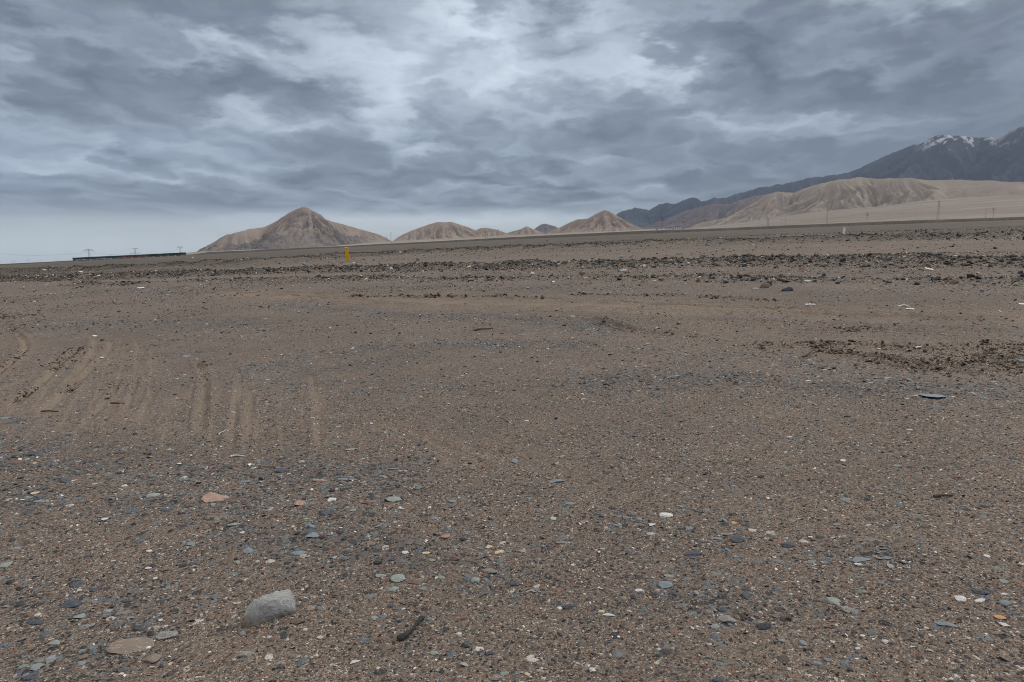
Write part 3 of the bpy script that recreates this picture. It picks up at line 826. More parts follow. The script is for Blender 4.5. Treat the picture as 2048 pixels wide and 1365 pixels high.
lump('rock', 1094, 482.5, 4, 3, STONE['N'], 'brown rock standing alone on the far plain near the centre', 'rock', 16, soft=.1)
lump('brick', 1600, 541, 5.5, 5.5, M_BRICK, 'orange brick standing on the lower rubble strip', 'brick', 17, soft=.02)
lump('litter_scrap', 1065, 549, 8.5, 4.5, M_PLAST, 'white lump of litter on the rubble strip right of the dark plank', 'litter', 18)
lump('litter_scrap', 1390, 552, 5, 3.5, M_PLAST, 'small white lump of litter on the lower rubble strip right of the white bar', 'litter', 19)
lump('litter_scrap', 1677, 560, 4, 3, M_PLAST, 'small white lump of litter in front of the lower rubble strip at right', 'litter', 20)
lump('litter_scrap', 1606, 518, 4, 3, M_PLAST, 'white scrap of litter high on the dark bank above the brick', 'litter', 21)

def slab(name, px, py, w, d, t, mat, label, cat, yaw=0, tilt=0, curl=0, group=None):
    """a thin bent piece lying on the ground: width w, depth d, thickness t in photo pixels at its place"""
    x, y, z, m = spot(px, py)
    b = MB(); n = 9; W, Dp, T = w*m, d*m, t*m; rows = []
    for i in range(n):
        u = i/(n-1)-.5; zc = curl*W*(.25-u*u) + .03*W*math.sin(i*2.3); wd = Dp*(1-.35*abs(u)*abs(math.sin(i*1.7)))
        rows.append([b.bm.verts.new((u*W, s*wd/2, zc+dz)) for s, dz in ((-1, 0), (1, 0), (1, T), (-1, T))])
    for a, c in zip(rows[:-1], rows[1:]):
        for k in range(4): b.bm.faces.new((a[k], c[k], c[(k+1) % 4], a[(k+1) % 4]))
    b.bm.faces.new(rows[0]); b.bm.faces.new(rows[-1][::-1])
    o = b.build(name, mat, None, (x, y, z+.012))
    o.rotation_euler = (R(12), R(tilt), R(yaw)-math.atan2(x, y)); tag(o, label, cat, group); return o
slab('plastic_bar', 1247, 544, 12, 6, 2.6, M_PLAST, 'white bar of plastic lying on the rubble strip, centre right', 'plastic bar', 3, -4)
slab('plank', 944, 563, 16, 7, 2.2, M_WOOD, 'dark plank with a pale upper edge on bare ground near the centre', 'plank', 2, 0)
slab('board_strip', 942, 561, 14, 2, .9, M_BOARD, 'pale strip of board lying along the dark plank', 'board', 2, 0)
slab('board', 1857, 541, 15, 9, 3.0, M_BOARD, 'cream board with dark end tilted down to the right on the far bank', 'board', -4, 12)
slab('paper_sheet', 1621.5, 612, 21, 8, .8, M_PLAST, 'wider of two white paper sheets lying on bare ground at right', 'paper', 2, 0, .12, 'white sheets on the bare ground')
slab('paper_sheet', 1820, 620, 14, 7, 1.0, M_PLAST, 'smaller of two white paper sheets lying on bare ground at far right', 'paper', -3, 0, .22, 'white sheets on the bare ground')
slab('paper_sheet', 2043, 611, 10, 9, .9, M_PLAST, 'white scrap of paper at the right edge of the bare ground', 'paper', 0, 0, .05)
slab('paper_sheet', 282, 576, 12, 7, .9, M_PLAST, 'torn white scrap on the left plain below the rubble mound', 'paper', 5, 0, -.1)
slab('paper_sheet', 1836, 696, 10, 5, .8, M_PLAST, 'white curled scrap on the rut above the churned clods', 'paper', 20, -14, .1)
slab('paper_sheet', 1107, 565, 5, 8, .8, M_PLAST, 'small white scrap on bare ground right of the dark plank', 'paper', 0, 0, .15)

def stick(name, pts, rad, mat, label, cat):
    w = []
    for p in pts:
        x, y = at(p[0], p[1]); z = gz(x, y); w.append((x, y, z+(p[2] if len(p) > 2 else .006)))
    w = [tuple(q) for q in smooth(np.array(w), 2)]
    b = MB(); n = len(w); r = [rad*(1-.55*i/(n-1)) if not hasattr(rad, '__len__') else np.interp(i/(n-1), np.linspace(0, 1, len(rad)), rad) for i in range(n)]
    b.tube(w, r, 8); tag(b.build(name, mat, None, None, True), label, cat)
stick('twig', [(948,663,.01),(958,662,.03),(970,661,.02),(986,660,.02)], .02, M_WOOD, 'thin dark twig on bare sand, upper centre', 'twig')
stick('twig', [(83,824),(95,824,.015),(106,825,.012),(118,825)], .011, M_WOOD, 'brown twig lying between the wheel ruts at left', 'twig')
stick('twig', [(222,807),(236,808,.01),(250,808)], .009, M_WOOD, 'faint reddish twig right of the brown twig among the ruts', 'twig')
stick('twig', [(1868,992),(1885,991,.012),(1897,992,.012),(1905,989)], .010, M_WOOD, 'reddish brown twig on the gravel at lower right', 'twig')
stick('twig', [(1606,714),(1616,712,.03),(1626,706,.05)], .018, M_WOOD, 'forked dry twig beside the churned rut at right', 'twig')
stick('string', [(438,872),(440,868,.006),(447,866,.008),(452,862)], .004, M_PLAST, 'thin pale string curled on the sand at left', 'string')
stick('pale_stick', [(1796,614),(1808,613,.03),(1819,614)], .022, M_BOARD, 'thin pale stick lying left of the smaller paper sheet', 'stick')
stick('pale_stick', [(461,914),(472,912,.008),(489,914)], .009, M_BOARD, 'pale thin stick at the top of the left stone patch', 'stick')
stick('twisted_root', [(796,1281,.006),(806,1277,.010),(815,1273,.012),(823,1266,.012),(829,1258,.012),(836,1252,.014),(841,1244,.016),(847,1241,.012)],
      [.012,.016,.011,.007,.006,.006,.009,.012,.008], M_ROOT, 'twisted dark root with knobbed ends lying on the gravel, lower centre', 'root')

# ------------------------------------------------------------------ railway bank and train
BANKLINE = [(-260,538,1330),(0,528.6,1230),(147,521.8,1150),(260,516.6,1090),(368,511.6,1040),(420,505.0,1010),(700,491.6,905),(820,486,860),(1000,476.2,790),(1200,466.2,715),
            (1300,461.6,680),(1400,459,645),(1600,450.4,590),(1800,442.4,545),(2048,434.4,500),(2330,425,455)]
def world(px, py, dist):
    d = ray(px, py); k = dist/math.hypot(d[0], d[1]); return np.array((d[0]*k, d[1]*k, EYE+d[2]*k))
def build_embankment():
    P = []
    for (a, b) in zip(BANKLINE[:-1], BANKLINE[1:]):
        for t in np.linspace(0, 1, 14, endpoint=False): P.append(world(*(np.array(a)*(1-t)+np.array(b)*t)))
    P = np.array(P)
    k = np.ones(9)/9; Ps = P.copy()
    Ps[4:-4, 2] = np.convolve(P[:, 2], k, 'valid')
    P = Ps
    V = []; prof = [(-14,-6),(-4.4,-.9),(-2.9,0),(2.9,0),(4.4,-.9),(22,-10)]
    for i, p in enumerate(P):
        t = P[min(i+1, len(P)-1)]-P[max(i-1, 0)]; t[2] = 0; t /= np.linalg.norm(t); nrm = np.array((-t[1], t[0], 0))
        if nrm[1] < 0: nrm = -nrm
        for off, dz in prof: V.append(p+nrm*off+np.array((0, 0, dz + .10*perlin(np.array([i*.6]), np.array([off]), 4)[0])))
    n = len(prof); i = np.arange(len(P)-1)[:, None]*n; j = np.arange(n-1)[None]
    f = np.stack([i+j, i+j+1, i+n+j+1, i+n+j], -1).reshape(-1, 4)
    mt, t, b = material('ballast', .95, .2); c = coords(t)
    n1 = t.noise(c, .6, 6, .7); n2 = t.noise(c, .05, 4, .6)
    col = t.mix(t.range(n1, .35, .7), (.055,.052,.05), (.10,.092,.084)); col = t.mix(t.range(n2, .5, .7, 0, .4), col, (.15,.125,.10))
    t.put(b.inputs['Base Color'], col); bump(t, b, n1, .3)
    o = link('railway_embankment', np_mesh('railway_embankment', np.array(V), f, True), mt)
    tag(o, 'low dark ballast embankment along the skyline of the gravel plain', 'embankment', kind='structure'); return P
RAIL = build_embankment()

def steel(name, col, rough=.6): 
    mt, t, b = material(name, rough, .4); c = coords(t); n = t.noise(c, 1.2, 5, .65)
    t.put(b.inputs['Base Color'], t.mix(t.range(n, .4, .7, 0, .6), col, tuple(v*.55+.02 for v in col))); return mt
M_TEAL = steel('teal_wagon_paint', (.016,.034,.042)); M_BROWN = steel('brown_wagon_paint', (.13,.036,.028)); M_GREEN = steel('dark_green_wagon_paint', (.010,.026,.024))
M_UNDER = steel('black_running_gear', (.012,.012,.013)); M_GLASS = steel('dark_glass', (.02,.025,.03), .2)
def build_train():
    a = world(147, 518.5, 1150); b = world(368, 509.5, 1040)
    # follow the bank between those two bearings
    path = RAIL[(np.arctan2(RAIL[:, 0], RAIL[:, 1]) > math.atan2(a[0], a[1])-.004) & (np.arctan2(RAIL[:, 0], RAIL[:, 1]) < math.atan2(b[0], b[1])+.004)]
    seg = np.linalg.norm(np.diff(path, axis=0), axis=1); cs = np.concatenate([[0], np.cumsum(seg)]); L = cs[-1]
    e = empty('freight_train', tuple(path[len(path)//2])); o0 = np.array(e.location[:])
    tag(e, 'long freight train of dark teal, brown and green wagons at the left skyline', 'train')
    kinds = [M_TEAL]*7+[M_BROWN]*4+[M_GREEN]*4+['loco']; n = len(kinds); step = L/n
    body = {}
    def wagon_mesh(l):
        b = MB(); b.box((0, 0, 2.55), (l, 3.0, 2.9), .06)
        for i in range(9): b.box((-l/2+l*(i+.5)/9, 0, 2.5), (.14, 3.14, 2.7))
        b.box((0, 0, 4.03), (l+.05, 3.12, .14)); b.box((0, 0, 1.15), (l, 2.6, .25)); return b.mesh('wagon_body')
    def bogie_mesh():
        b = MB(); b.box((0, 0, .62), (2.6, 2.1, .35), .04)
        for sx in (-.9, .9):
            for sy in (-.75, .75): b.bar((sx, sy-.07, .44), (sx, sy+.07, .44), .44, None, 12)
        return b.mesh('bogie')
    lw = step*.945; wm = {}; bg = bogie_mesh(); bg.materials.append(M_UNDER)
    for i, k in enumerate(kinds):
        s = (i+.5)*step; p = np.array([np.interp(s, cs, path[:, q]) for q in range(3)]); t = np.array([np.interp(s+2, cs, path[:, q])-np.interp(s-2, cs, path[:, q]) for q in range(3)])
        yaw = math.atan2(t[1], t[0])
        if k == 'loco':
            b = MB(); b.box((0, 0, 2.6), (lw, 3.0, 2.9), .25); b.box((-1.5, 0, 4.15), (lw*.55, 1.8, .3), .05); b.box((0, 0, 1.1), (lw, 2.7, .25))
            o = b.build('locomotive', M_GREEN, e)
            w = MB(); w.box((lw/2-1.2, 0, 3.3), (1.4, 3.04, .75), .02); w.box((lw/2+.01, 0, 3.35), (.06, 2.3, .8)); w.build('cab_window', M_GLASS, o)
            st = MB(); st.box((0, 0, 1.75), (lw*.98, 3.05, .22)); st.build('side_stripe', M_BROWN, o)
        else:
            if k.name not in wm: wm[k.name] = wagon_mesh(lw); wm[k.name].materials.append(k)
            o = link('wagon', wm[k.name], None, e)
            if k is M_BROWN: o['label'] = 'reddish brown wagon'
        o.location = tuple(p-o0); o.rotation_euler[2] = yaw; o.rotation_euler[1] = -math.atan2(t[2], math.hypot(t[0], t[1]))
        for sx in (-lw*.33, lw*.33):
            g = link('bogie', bg, None, o); g.location = (sx, 0, 0)
build_train()

# ------------------------------------------------------------------ pylons and poles
M_STEEL = steel('galvanised_steel', (.16,.16,.17), .55); M_POLE = steel('weathered_pole', (.085,.078,.075), .85)
M_WIRE = steel('wire', (.07,.07,.08), .5); M_INS = steel('insulator', (.14,.10,.09), .4)
WIREPTS = {}
def lattice_pylon(px, ytop, ybase, dist, style, label, key, real_w=1.0, group='lattice pylons along the railway'):
    top = world(px, ytop, dist); x, y = top[0], top[1]; z = float(base_z(np.array([x]), np.array([y]))[0])-1
    H = top[2]-z; yaw = -math.atan2(x, y)
    e = empty('lattice_pylon', (x, y, z), yaw); tag(e, label, 'pylon', group)
    h = (ybase-ytop)/F*dist; th = (.0075 if style == 'mast' else .013)*h*real_w
    wb = h*(.050 if style == 'mast' else .085); wt = h*(.018 if style == 'mast' else .030); n = 10
    b = MB(); lv = [z0*H/n for z0 in range(n+1)]
    for i in range(n):
        w0 = wb+(wt-wb)*i/n; w1 = wb+(wt-wb)*(i+1)/n
        c0 = [(sx*w0, sy*w0, lv[i]) for sx, sy in ((-1,-1),(1,-1),(1,1),(-1,1))]; c1 = [(sx*w1, sy*w1, lv[i+1]) for sx, sy in ((-1,-1),(1,-1),(1,1),(-1,1))]
        for k in range(4):
            b.bar(c0[k], c1[k], th*.55, None, 4); b.bar(c0[k], c1[(k+1) % 4], th*.32, None, 4); b.bar(c0[(k+1) % 4], c1[k], th*.32, None, 4)
    b.build('lattice_tower', M_STEEL, e)
    ends = []
    def arm(zf, half, drop, lift=0):
        a = MB(); zz = H*zf if zf <= 1 else H
        zz = H - (1-zf)*h
        for s in (-1, 1):
            a.bar((0, -wt, zz), (s*half*h, 0, zz+lift*h), th*.5, None, 4); a.bar((0, wt, zz), (s*half*h, 0, zz+lift*h), th*.5, None, 4)
            a.bar((0, 0, zz-.05*h), (s*half*h, 0, zz+lift*h), th*.4, None, 4)
        a.build('cross_arm', M_STEEL, e)
        for s in (-1, 1):
            i = MB(); i.bar((s*half*h, 0, zz+lift*h), (s*(half-drop)*h, 0, zz-drop*1.1*h), th*.4, None, 5)
            if drop > .06: i.bar((s*(half-2*drop)*h, 0, zz), (s*(half-drop)*h, 0, zz-drop*1.1*h), th*.4, None, 5)
            i.build('insulator_string', M_INS, e)
            ends.append((s*(half-drop)*h, zz-drop*1.1*h))
    if style == 'flat': arm(.90, .46, .15); arm(.98, .34, .02, .02)
    elif style == 'double': arm(.99, .30, .03); arm(.52, .50, .12)
    elif style == 'small': arm(.93, .40, .10); arm(.99, .30, .02, .03)
    else:
        arm(.97, .045, .01); arm(.86, .055, .01); arm(.76, .055, .01)
    WIREPTS[key] = [(x+ox*math.cos(yaw), y+ox*math.sin(yaw), z+zz) for ox, zz in ends]; return e
GP = 'wide-armed lattice pylons beyond the train'
lattice_pylon(177, 498.5, 516.5, 2600, 'flat', 'lattice pylon with flat wide arms, above the teal end of the train', 'a', 1.3, GP)
lattice_pylon(270, 497, 513.5, 2700, 'double', 'lattice pylon with two tiers of arms, above the brown wagons', 'b', 1.3, GP)
lattice_pylon(360, 494, 507.5, 3000, 'small', 'lattice pylon above the right end of the train', 'c', 1.3, GP)
GQ = 'slim lattice masts along the railway'
lattice_pylon(781.7, 464.6, 482.5, 1500, 'mast', 'slim lattice mast in the dip between the pointed hill and the rounded hill', 'd', 1.2, GQ)
lattice_pylon(1655.6, 412.5, 448, 960, 'mast', 'slim lattice mast in front of the gullied tan hills, left of the white marker', 'e', .9, GQ)
lattice_pylon(1878.5, 401.5, 439.5, 900, 'mast', 'tallest slim lattice mast, in front of the smooth pale slope at right', 'f', .9, GQ)

def pole_mesh(h, arms=2, twin=0, thick=1.):
    b = MB(); r = .011*h*thick
    xs = (-twin*h/2, twin*h/2) if twin else (0,)
    for q in xs: b.bar((q, 0, -6), (q, 0, h), r*1.15, r*.8, 8)
    arm = MB()
    for k in range(arms):
        zz = h*(.97-.10*k); hw = (.13-.02*k)*h + (twin*h/2 if twin else 0)
        arm.box((0, r, zz), (hw*2, r*1.2, r*1.4))
        for q in (-.95, -.5, .5, .95): arm.bar((q*hw, r, zz), (q*hw, r, zz+.025*h), r*.5, None, 6)
    return b, arm
def pole(px, ytop, ybase, label, arms=2, twin=0, dist=None, group='line poles along the railway', thick=1.):
    h0 = ybase-ytop; dist = dist or min(max(9.5*F/h0, 420), 2400)
    top = world(px, ytop, dist); x, y = top[0], top[1]; z = float(base_z(np.array([x]), np.array([y]))[0])
    h = max(top[2]-z, h0/F*dist)
    e = empty('line_pole', (x, y, top[2]-h), -math.atan2(x, y)); tag(e, label, 'pole', group)
    b, a = pole_mesh(h, arms, twin, thick); b.build('pole_shaft', M_POLE, e); a.build('cross_arm', M_POLE, e)
    WIREPTS.setdefault(group, []).append((px, (x, y, top[2]-.03*h))); return e
GL = 'twin poles beyond the train'
for px, yt, yb, lab in [(27,521.5,526.5,'far twin pole second from the left edge, on the empty skyline'),(0,524,528.5,'far twin pole at the very left edge of the skyline'),(55,519.5,524.5,'far twin pole third from the left edge, on the empty skyline'),
    (84,518.5,523,'far twin pole fourth from the left edge, on the empty skyline'),(114,516,521,'far twin pole on the skyline just left of the train'),(148,514,519.5,'twin pole at the left end of the train'),
    (183,512,517.5,'twin pole beside the foot of the flat-armed pylon'),(221.5,509.5,516,'twin pole over the middle teal wagons'),(262,507,514.5,'twin pole just left of the two-tier pylon'),
    (306,504.5,512.5,'twin pole over the junction of brown and green wagons')]:
    pole(px, yt, yb, lab, 1, .45, max(9.5*F/(yb-yt), 1250), GL, 1.2)
for px, yt, yb, lab, ar in [(773.5,474,486,'short pole just left of the slim mast in the dip',2),(822,474,483,'faint pole at the left foot of the rounded hill',2),(867,469,481,'pole before the rounded hill',2),
    (896,470,480,'short pole below the summit of the rounded hill',2),(971,462.5,476.5,'left pole of the close pair before the low hill',2),(974.6,462.5,476,'right pole of the close pair before the low hill',2),
    (996,458.6,474.5,'pole right of the close pair, before the low hill',2),(1090.6,457,471,'pole before the small blue peak',2),(1225,447,465,'left pole of the pair before the sharp tan peak',2),(1228,449,464.5,'right pole of the pair before the sharp tan peak',2),
    (1324.5,433.5,461,'tall pole beside the white building',3),(1366,443,459,'left pole of the pair right of the white building',2),(1368.6,443.5,459,'right pole of the pair right of the white building',2),
    (1452,443,453,'faint pole on the pale fan right of the white building',2),(1535.3,436,454,'left pole of the pair at the foot of the gullied tan hills',3),(1537.4,436,454,'right pole of the pair at the foot of the gullied tan hills',3),
    (1564,440,452,'faint left pole of two small ones right of the gullied foot',1),(1571.5,440,451.5,'faint right pole of two small ones right of the gullied foot',1),
    (1735,426,448,'stout pole between the two slim masts',3),(1972.5,418,437,'thin pole second from the right edge',1),(1987.6,416,438,'dark pole nearest the right edge',2)]:
    pole(px, yt, yb, lab, ar, 0, None, 'line poles along the railway', .9)

def wire(name, pairs, sag, rad, label):
    b = MB()
    for p, q in pairs:
        p = Vector(p); q = Vector(q)
        pts = [p.lerp(q, t) - Vector((0, 0, 4*sag*(q-p).length*t*(1-t))) for t in np.linspace(0, 1, 15)]
        b.tube(pts, rad, 4)
    tag(b.build(name, M_WIRE), label, 'power line', 'power lines')
left = [tuple(np.array(p)+np.array((-420, 60, 6))) for p in WIREPTS['a']]
wire('power_line', [(left[0], WIREPTS['a'][0]), (left[1], WIREPTS['a'][1])], .035, .10, 'sagging cables running left from the flat-armed pylon to the edge')
wire('power_line', [(WIREPTS['a'][0], WIREPTS['b'][2]), (WIREPTS['a'][1], WIREPTS['b'][3])], .035, .10, 'sagging cables between the flat-armed and two-tier pylons')
wire('power_line', [(WIREPTS['b'][2], WIREPTS['c'][0]), (WIREPTS['b'][3], WIREPTS['c'][1])], .03, .10, 'cables between the two-tier pylon and the pylon at the train head')
right = dict(WIREPTS['line poles along the railway'])
wire('power_line', [(right[1535.3], right[1735]), (right[1735], right[1987.6])], .02, .025, 'thin wires strung between the poles before the pale fan')
wire('power_line', [(WIREPTS['e'][k], WIREPTS['f'][k]) for k in (0, 3, 5)], .02, .025, 'thin cables between the two slim masts at right')

# ------------------------------------------------------------------ white buildings
M_ROOF = painted('grey_roof', (.20,.21,.23), .6, (.3,.3,.3), .3, .4); M_WALL = painted('white_wall', (.66,.68,.70), .8, (.5,.48,.45), .4, .3)
M_PANE = steel('window_glass', (.03,.035,.04), .2)
def building(px, ybase, dist, w, h, d, label, roof):
    p = world(px, ybase, dist); z = p[2]-3
    e = empty('white_building', (p[0], p[1], z), -math.atan2(p[0], p[1])); tag(e, label, 'building', 'white buildings behind the embankment')
    b = MB(); b.box((0, 0, (h+3)/2), (w, d, h+3)); b.build('wall', M_WALL, e)
    b = MB(); b.box((0, 0, h+3+roof/2), (w+.5, d+.5, roof), .05)
    b.box((0, 0, h+3+roof+.1), (w*.9, d*.4, .2)); b.build('roof', M_ROOF, e)
    for i in range(3):
        q = MB(); q.box((-w*.3+w*.3*i, -d/2-.02, 3+h*.55), (w*.12, .08, h*.3)); q.build('window', M_PANE, e)
building(1355, 460, 900, 8.6, 3.9, 6, 'long white building with dark roof edge, at the skyline right of the tall pole', .5)
building(1341, 460, 930, 6.5, 2.6, 6, 'lower white building touching the left of the longer one', .3)
building(1333, 460, 960, 3.6, 2.2, 4, 'small white shed left of the lower white building', .3)
building(1314, 461, 980, 3.2, 1.5, 3, 'tiny white hut left of the tall pole', .25)

# ------------------------------------------------------------------ hills
def gully_noise(px, py, dx, dy):
    ix = np.floor(px); iy = np.floor(py); fx = px-ix; fy = py-iy
    va = 0; vx = 0; vy = 0; wt = 0
    for i in (-2, -1, 0, 1, 2):
        for j in (-2, -1, 0, 1, 2):
            hx = _hash(ix+i, iy+j, 3)-.5; hy = _hash(ix+i, iy+j, 4)-.5
            qx = fx-i-hx*.9-.0; qy = fy-j-hy*.9
            w = np.exp(-2*(qx*qx+qy*qy)); mag = (qx*dx+qy*dy)*2*math.pi
            c = np.cos(mag)*w; s = -np.sin(mag)*w
            va = va+c; vx = vx+s*dx; vy = vy+s*dy; wt = wt+w
    return va/wt, vx/wt, vy/wt

def hill_mesh(name, ridge, D, steep, cell, power=1.25, gully=.2, gsize=.45, wander=.05, seed=0, erode_mask=None, extra=None, drop=4, ridge_noise=.0, back=.6, octs=5, sharp=False):
    ridge = np.array(ridge, float)
    sx = np.arange(ridge[0, 0], ridge[-1, 0]+.1, 2.0 if D < 4000 else 3.0); sy = np.interp(sx, ridge[:, 0], ridge[:, 1])
    k = np.array([.25, .5, .25])
    if not sharp: sy[1:-1] = np.convolve(sy, k, 'valid')
    sy = sy + ridge_noise*fbm(sx/9+seed, sx*0+seed, 4, seed+60)
    W = []
    for a, b in zip(sx, sy): W.append(world(a, b, D*(1+wander*float(perlin(np.array([a/110.+seed]), np.array([seed+.5]), 14)[0]))))
    W = np.array(W); b0 = base_z(W[:, 0], W[:, 1]) - drop
    Hk = np.maximum(W[:, 2]-b0, 1.0); Lk = Hk/steep; Lm = Lk.max()
    gx = np.arange(W[:, 0].min()-Lm*.35, W[:, 0].max()+Lm*.35, cell); gy = np.arange(W[:, 1].min()-Lm*1.02, W[:, 1].max()+Lm*back, cell)
    X, Y = np.meshgrid(gx, gy); x = X.ravel(); y = Y.ravel()
    wx = x + .10*Lm*perlin(x/(.5*Lm), y/(.5*Lm), seed+5)*0; wy = y
    best = np.full(x.shape, -1e9); q = np.ones(x.shape); own = np.zeros(x.shape)
    for i in range(len(W)):
        d = np.hypot(wx-W[i, 0], wy-W[i, 1]); u = np.clip(1-d/Lk[i], 0, 1)
        h = Hk[i]*u**power + b0[i]-base_z(W[i, 0], W[i, 1])
        m = h > best; best[m] = h[m]; q[m] = (d/Lk[i])[m]; own[m] = Hk[i]
    best = np.maximum(best, -drop-2)
    Hh = best.reshape(X.shape)
    gy_, gx_ = np.gradient(Hh, cell); nx = gx_.ravel(); ny = gy_.ravel(); nn = np.hypot(nx, ny)+1e-4
    nx /= nn; ny /= nn
    e = 0; a = 1.; f = 1/(Lm*gsize); ax = 0; ay = 0; tot = 0
    wxp = x + Lm*.10*fbm(x/(Lm*.4), y/(Lm*.4), 3, seed+7); wyp = y + Lm*.10*fbm(x/(Lm*.4)+9, y/(Lm*.4), 3, seed+8)
    for o in range(octs):
        v, gx2, gy2 = gully_noise(wxp*f+seed*3.1, wyp*f, -ny*1.15+ay*.35, nx*1.15-ax*.35)
        v = 2*np.clip((v+1)/2, 0, 1)**.38-1; e = e + a*v; ax = ax + a*gx2; ay = ay + a*gy2; tot += a; a *= .60; f *= 2.1
    carve = np.clip(.70-1.0*e/tot, 0, 1.5)
    fade = sstep(.0, .32, q)*(1-sstep(.80, 1.0, q))
    if erode_mask is not None: fade = fade*erode_mask(x, y, q)
    amp = gully*np.minimum(own, np.maximum(best, 0)*2.2)
    h = best - amp*fade*np.clip(carve, -.1, 1.2)*1.35
    h = h + .012*own*fbm(x/(Lm*.07), y/(Lm*.07), 4, seed+30)*sstep(.02, .2, q)*(best > 0)
    rock = np.zeros(x.shape)
    if extra is not None: h, rock = extra(x, y, h, q, Lm)
    z = base_z(x, y) + h
    ny_, nx_ = X.shape; i = np.arange(ny_-1)[:, None]*nx_; j = np.arange(nx_-1)[None]
    fc = np.stack([i+j, i+j+1, i+nx_+j+1, i+nx_+j], -1).reshape(-1, 4)
    keep = (h[fc].max(1) > -drop-1.5); fc = fc[keep]
    return np_mesh(name, np.stack([x, y, z], -1), fc, True, {'rock': rock, 'fall': np.clip(q, 0, 2), 'carve': np.clip(carve, 0, 1)})

def hill_mat(name, a, b_, streak, rockc=(.2,.2,.22), scale=.012, snow=None):
    mt, t, b = material(name, .95, .15); c = coords(t)
    n = t.noise(c, scale, 7, .65, .4); n2 = t.noise(c, scale*9, 5, .7)
    col = t.mix(t.range(n, .35, .65), a, b_); col = t.mix(t.range(n2, .45, .75, 0, .5), col, streak)
    rk = t.attr('rock')[2]; n3 = t.noise(c, scale*14, 5, .75)
    col = t.mix(t.m('MULTIPLY', rk, .9), col, t.mix(t.range(n3, .38, .62), tuple(v*.62 for v in rockc), tuple(v*1.25 for v in rockc)))
    if snow: col = t.mix(t.attr('snow')[2], col, (.75,.78,.82))
    t.put(b.inputs['Base Color'], col); bump(t, b, t.m('ADD', n3, n2), 6 if scale < .01 else 2.0, .7); return mt

TAN = hill_mat('tan_hill', (.222,.184,.164), (.268,.225,.202), (.165,.138,.124), (.115,.110,.118))
TAN_R = hill_mat('pale_tan_hill', (.225,.195,.174), (.272,.236,.211), (.178,.153,.138), (.20,.185,.17), .010)
DARK = hill_mat('dark_mountain', (.028,.033,.052), (.045,.048,.068), (.022,.026,.042), (.12,.1,.1), .0022, snow=True)  # dark rock tinted blue: part of the distance haze is painted into its colour
MAUVE = hill_mat('mauve_foothill', (.105,.090,.096), (.145,.120,.120), (.085,.075,.082), (.12,.1,.1), .004)

def hill(name, me, mat, label):
    o = link(name, me, mat); tag(o, label, 'mountain' if 'mountain' in name else 'hill', kind='structure'); return o

# pointed hill at the left with grey crags round its foot
HILL1 = [(378,511),(392,506),(402,500),(412,495),(418,489),(428,485),(440,476),(452,470),(466,467),(480,463),(490,461),(500,457),(506,457.5),(516,456),(528,454.5),(540,449),(552,443),(564,435),(576,427),(586,422),(596,417),(604,414),(609,413.7),(618,417),(626,424),(634,430),(648,437),(664,443),(684,448),(704,454),(726,460),(748,466),(762,471),(774,477),(784,483),(800,488)]
def crag1(x, y, h, q, Lm):
    az = x/np.hypot(x, y); u = 1024+1365*np.tan(np.arcsin(az))/.982
    n = fbm(x/45, y/45, 4, 81); top = np.exp(-((u-612)/42)**2)*(q < .42)*sstep(.03, .10, q)
    foot = sstep(.42, .55, q+.22*n)*(np.exp(-((u-500)/95)**2) + np.exp(-((u-690)/60)**2)*.9)
    left = sstep(440, 400, u)*.8
    rock = np.clip(np.clip(top*(.5+1.2*fbm(x/25, y/25, 4, 85)), 0, 1) + foot + left*(n > -.1), 0, 1)
    r = np.abs(fbm(x/16, y/16, 4, 83)); r2 = fbm(x/38, y/38, 3, 84)
    h = h + rock*(9*(.5-r)+8*r2)*sstep(.04, .2, q)*(1-sstep(.93, 1.0, q)*.7)
    return h, rock
hill('hill', hill_mesh('hill', HILL1, 2300, .60, 2.4, 1.2, .30, .24, .05, 1, lambda x, y, q: .35+.65*sstep(0, .2, fbm(x/160, y/160, 2, 66)+.12), crag1, ridge_noise=.9), TAN, 'pointed tan hill with grey crags around its foot, leftmost')
HILL2 = [(772,489),(782,484),(796,475),(812,466),(830,459),(848,452.5),(866,446.5),(876,444),(890,445),(900,443.6),(910,446),(922,450),(936,454.5),(948,459.5),(952,460.5),(962,456),(972,455.5),(984,457.5),(996,460.5),(1010,465),(1016,467),(1024,472)]
hill('hill', hill_mesh('hill', HILL2, 2500, .52, 2.4, 1.05, .40, .32, .06, 2, ridge_noise=.7), TAN, 'rounded gullied tan hill just right of the pointed hill')
HILL3 = [(1006,470),(1020,464),(1036,460),(1046,457),(1053,452),(1062,456.5),(1076,462),(1092,468),(1100,471)]
hill('hill', hill_mesh('hill', HILL3, 2750, .5, 2.4, 1.15, .32, .34, .03, 3), TAN, 'small pointed tan hill left of the sharp tan peak')
HILL4 = [(1086,470),(1100,463),(1120,455),(1140,445),(1156,438.5),(1168,438),(1178,436),(1190,429),(1202,423),(1210,420),(1217,422),(1226,428),(1240,436),(1256,446),(1272,455),(1290,460),(1310,463),(1330,465)]
hill('hill', hill_mesh('hill', HILL4, 2300, .52, 2.4, 1.2, .44, .30, .05, 4, None, lambda x, y, h, q, L: (h, np.clip((q < .35)*sstep(.0, .05, q)*np.clip(x/np.hypot(x, y)*9-1.05, 0, 1)*(.4+fbm(x/20, y/20, 3, 9)), 0, 1)), ridge_noise=.7), TAN, 'sharp tan peak with bare spurs left of the dark range')
PEAK5 = [(1060,464),(1072,457),(1080,450),(1088,446.5),(1096,449),(1106,451),(1120,458),(1140,466)]
hill('mountain', hill_mesh('mountain', PEAK5, 6200, .5, 12, 1.2, .2, .4, .02, 5, drop=12), MAUVE, 'small dark blue peak far behind the sharp tan peak')
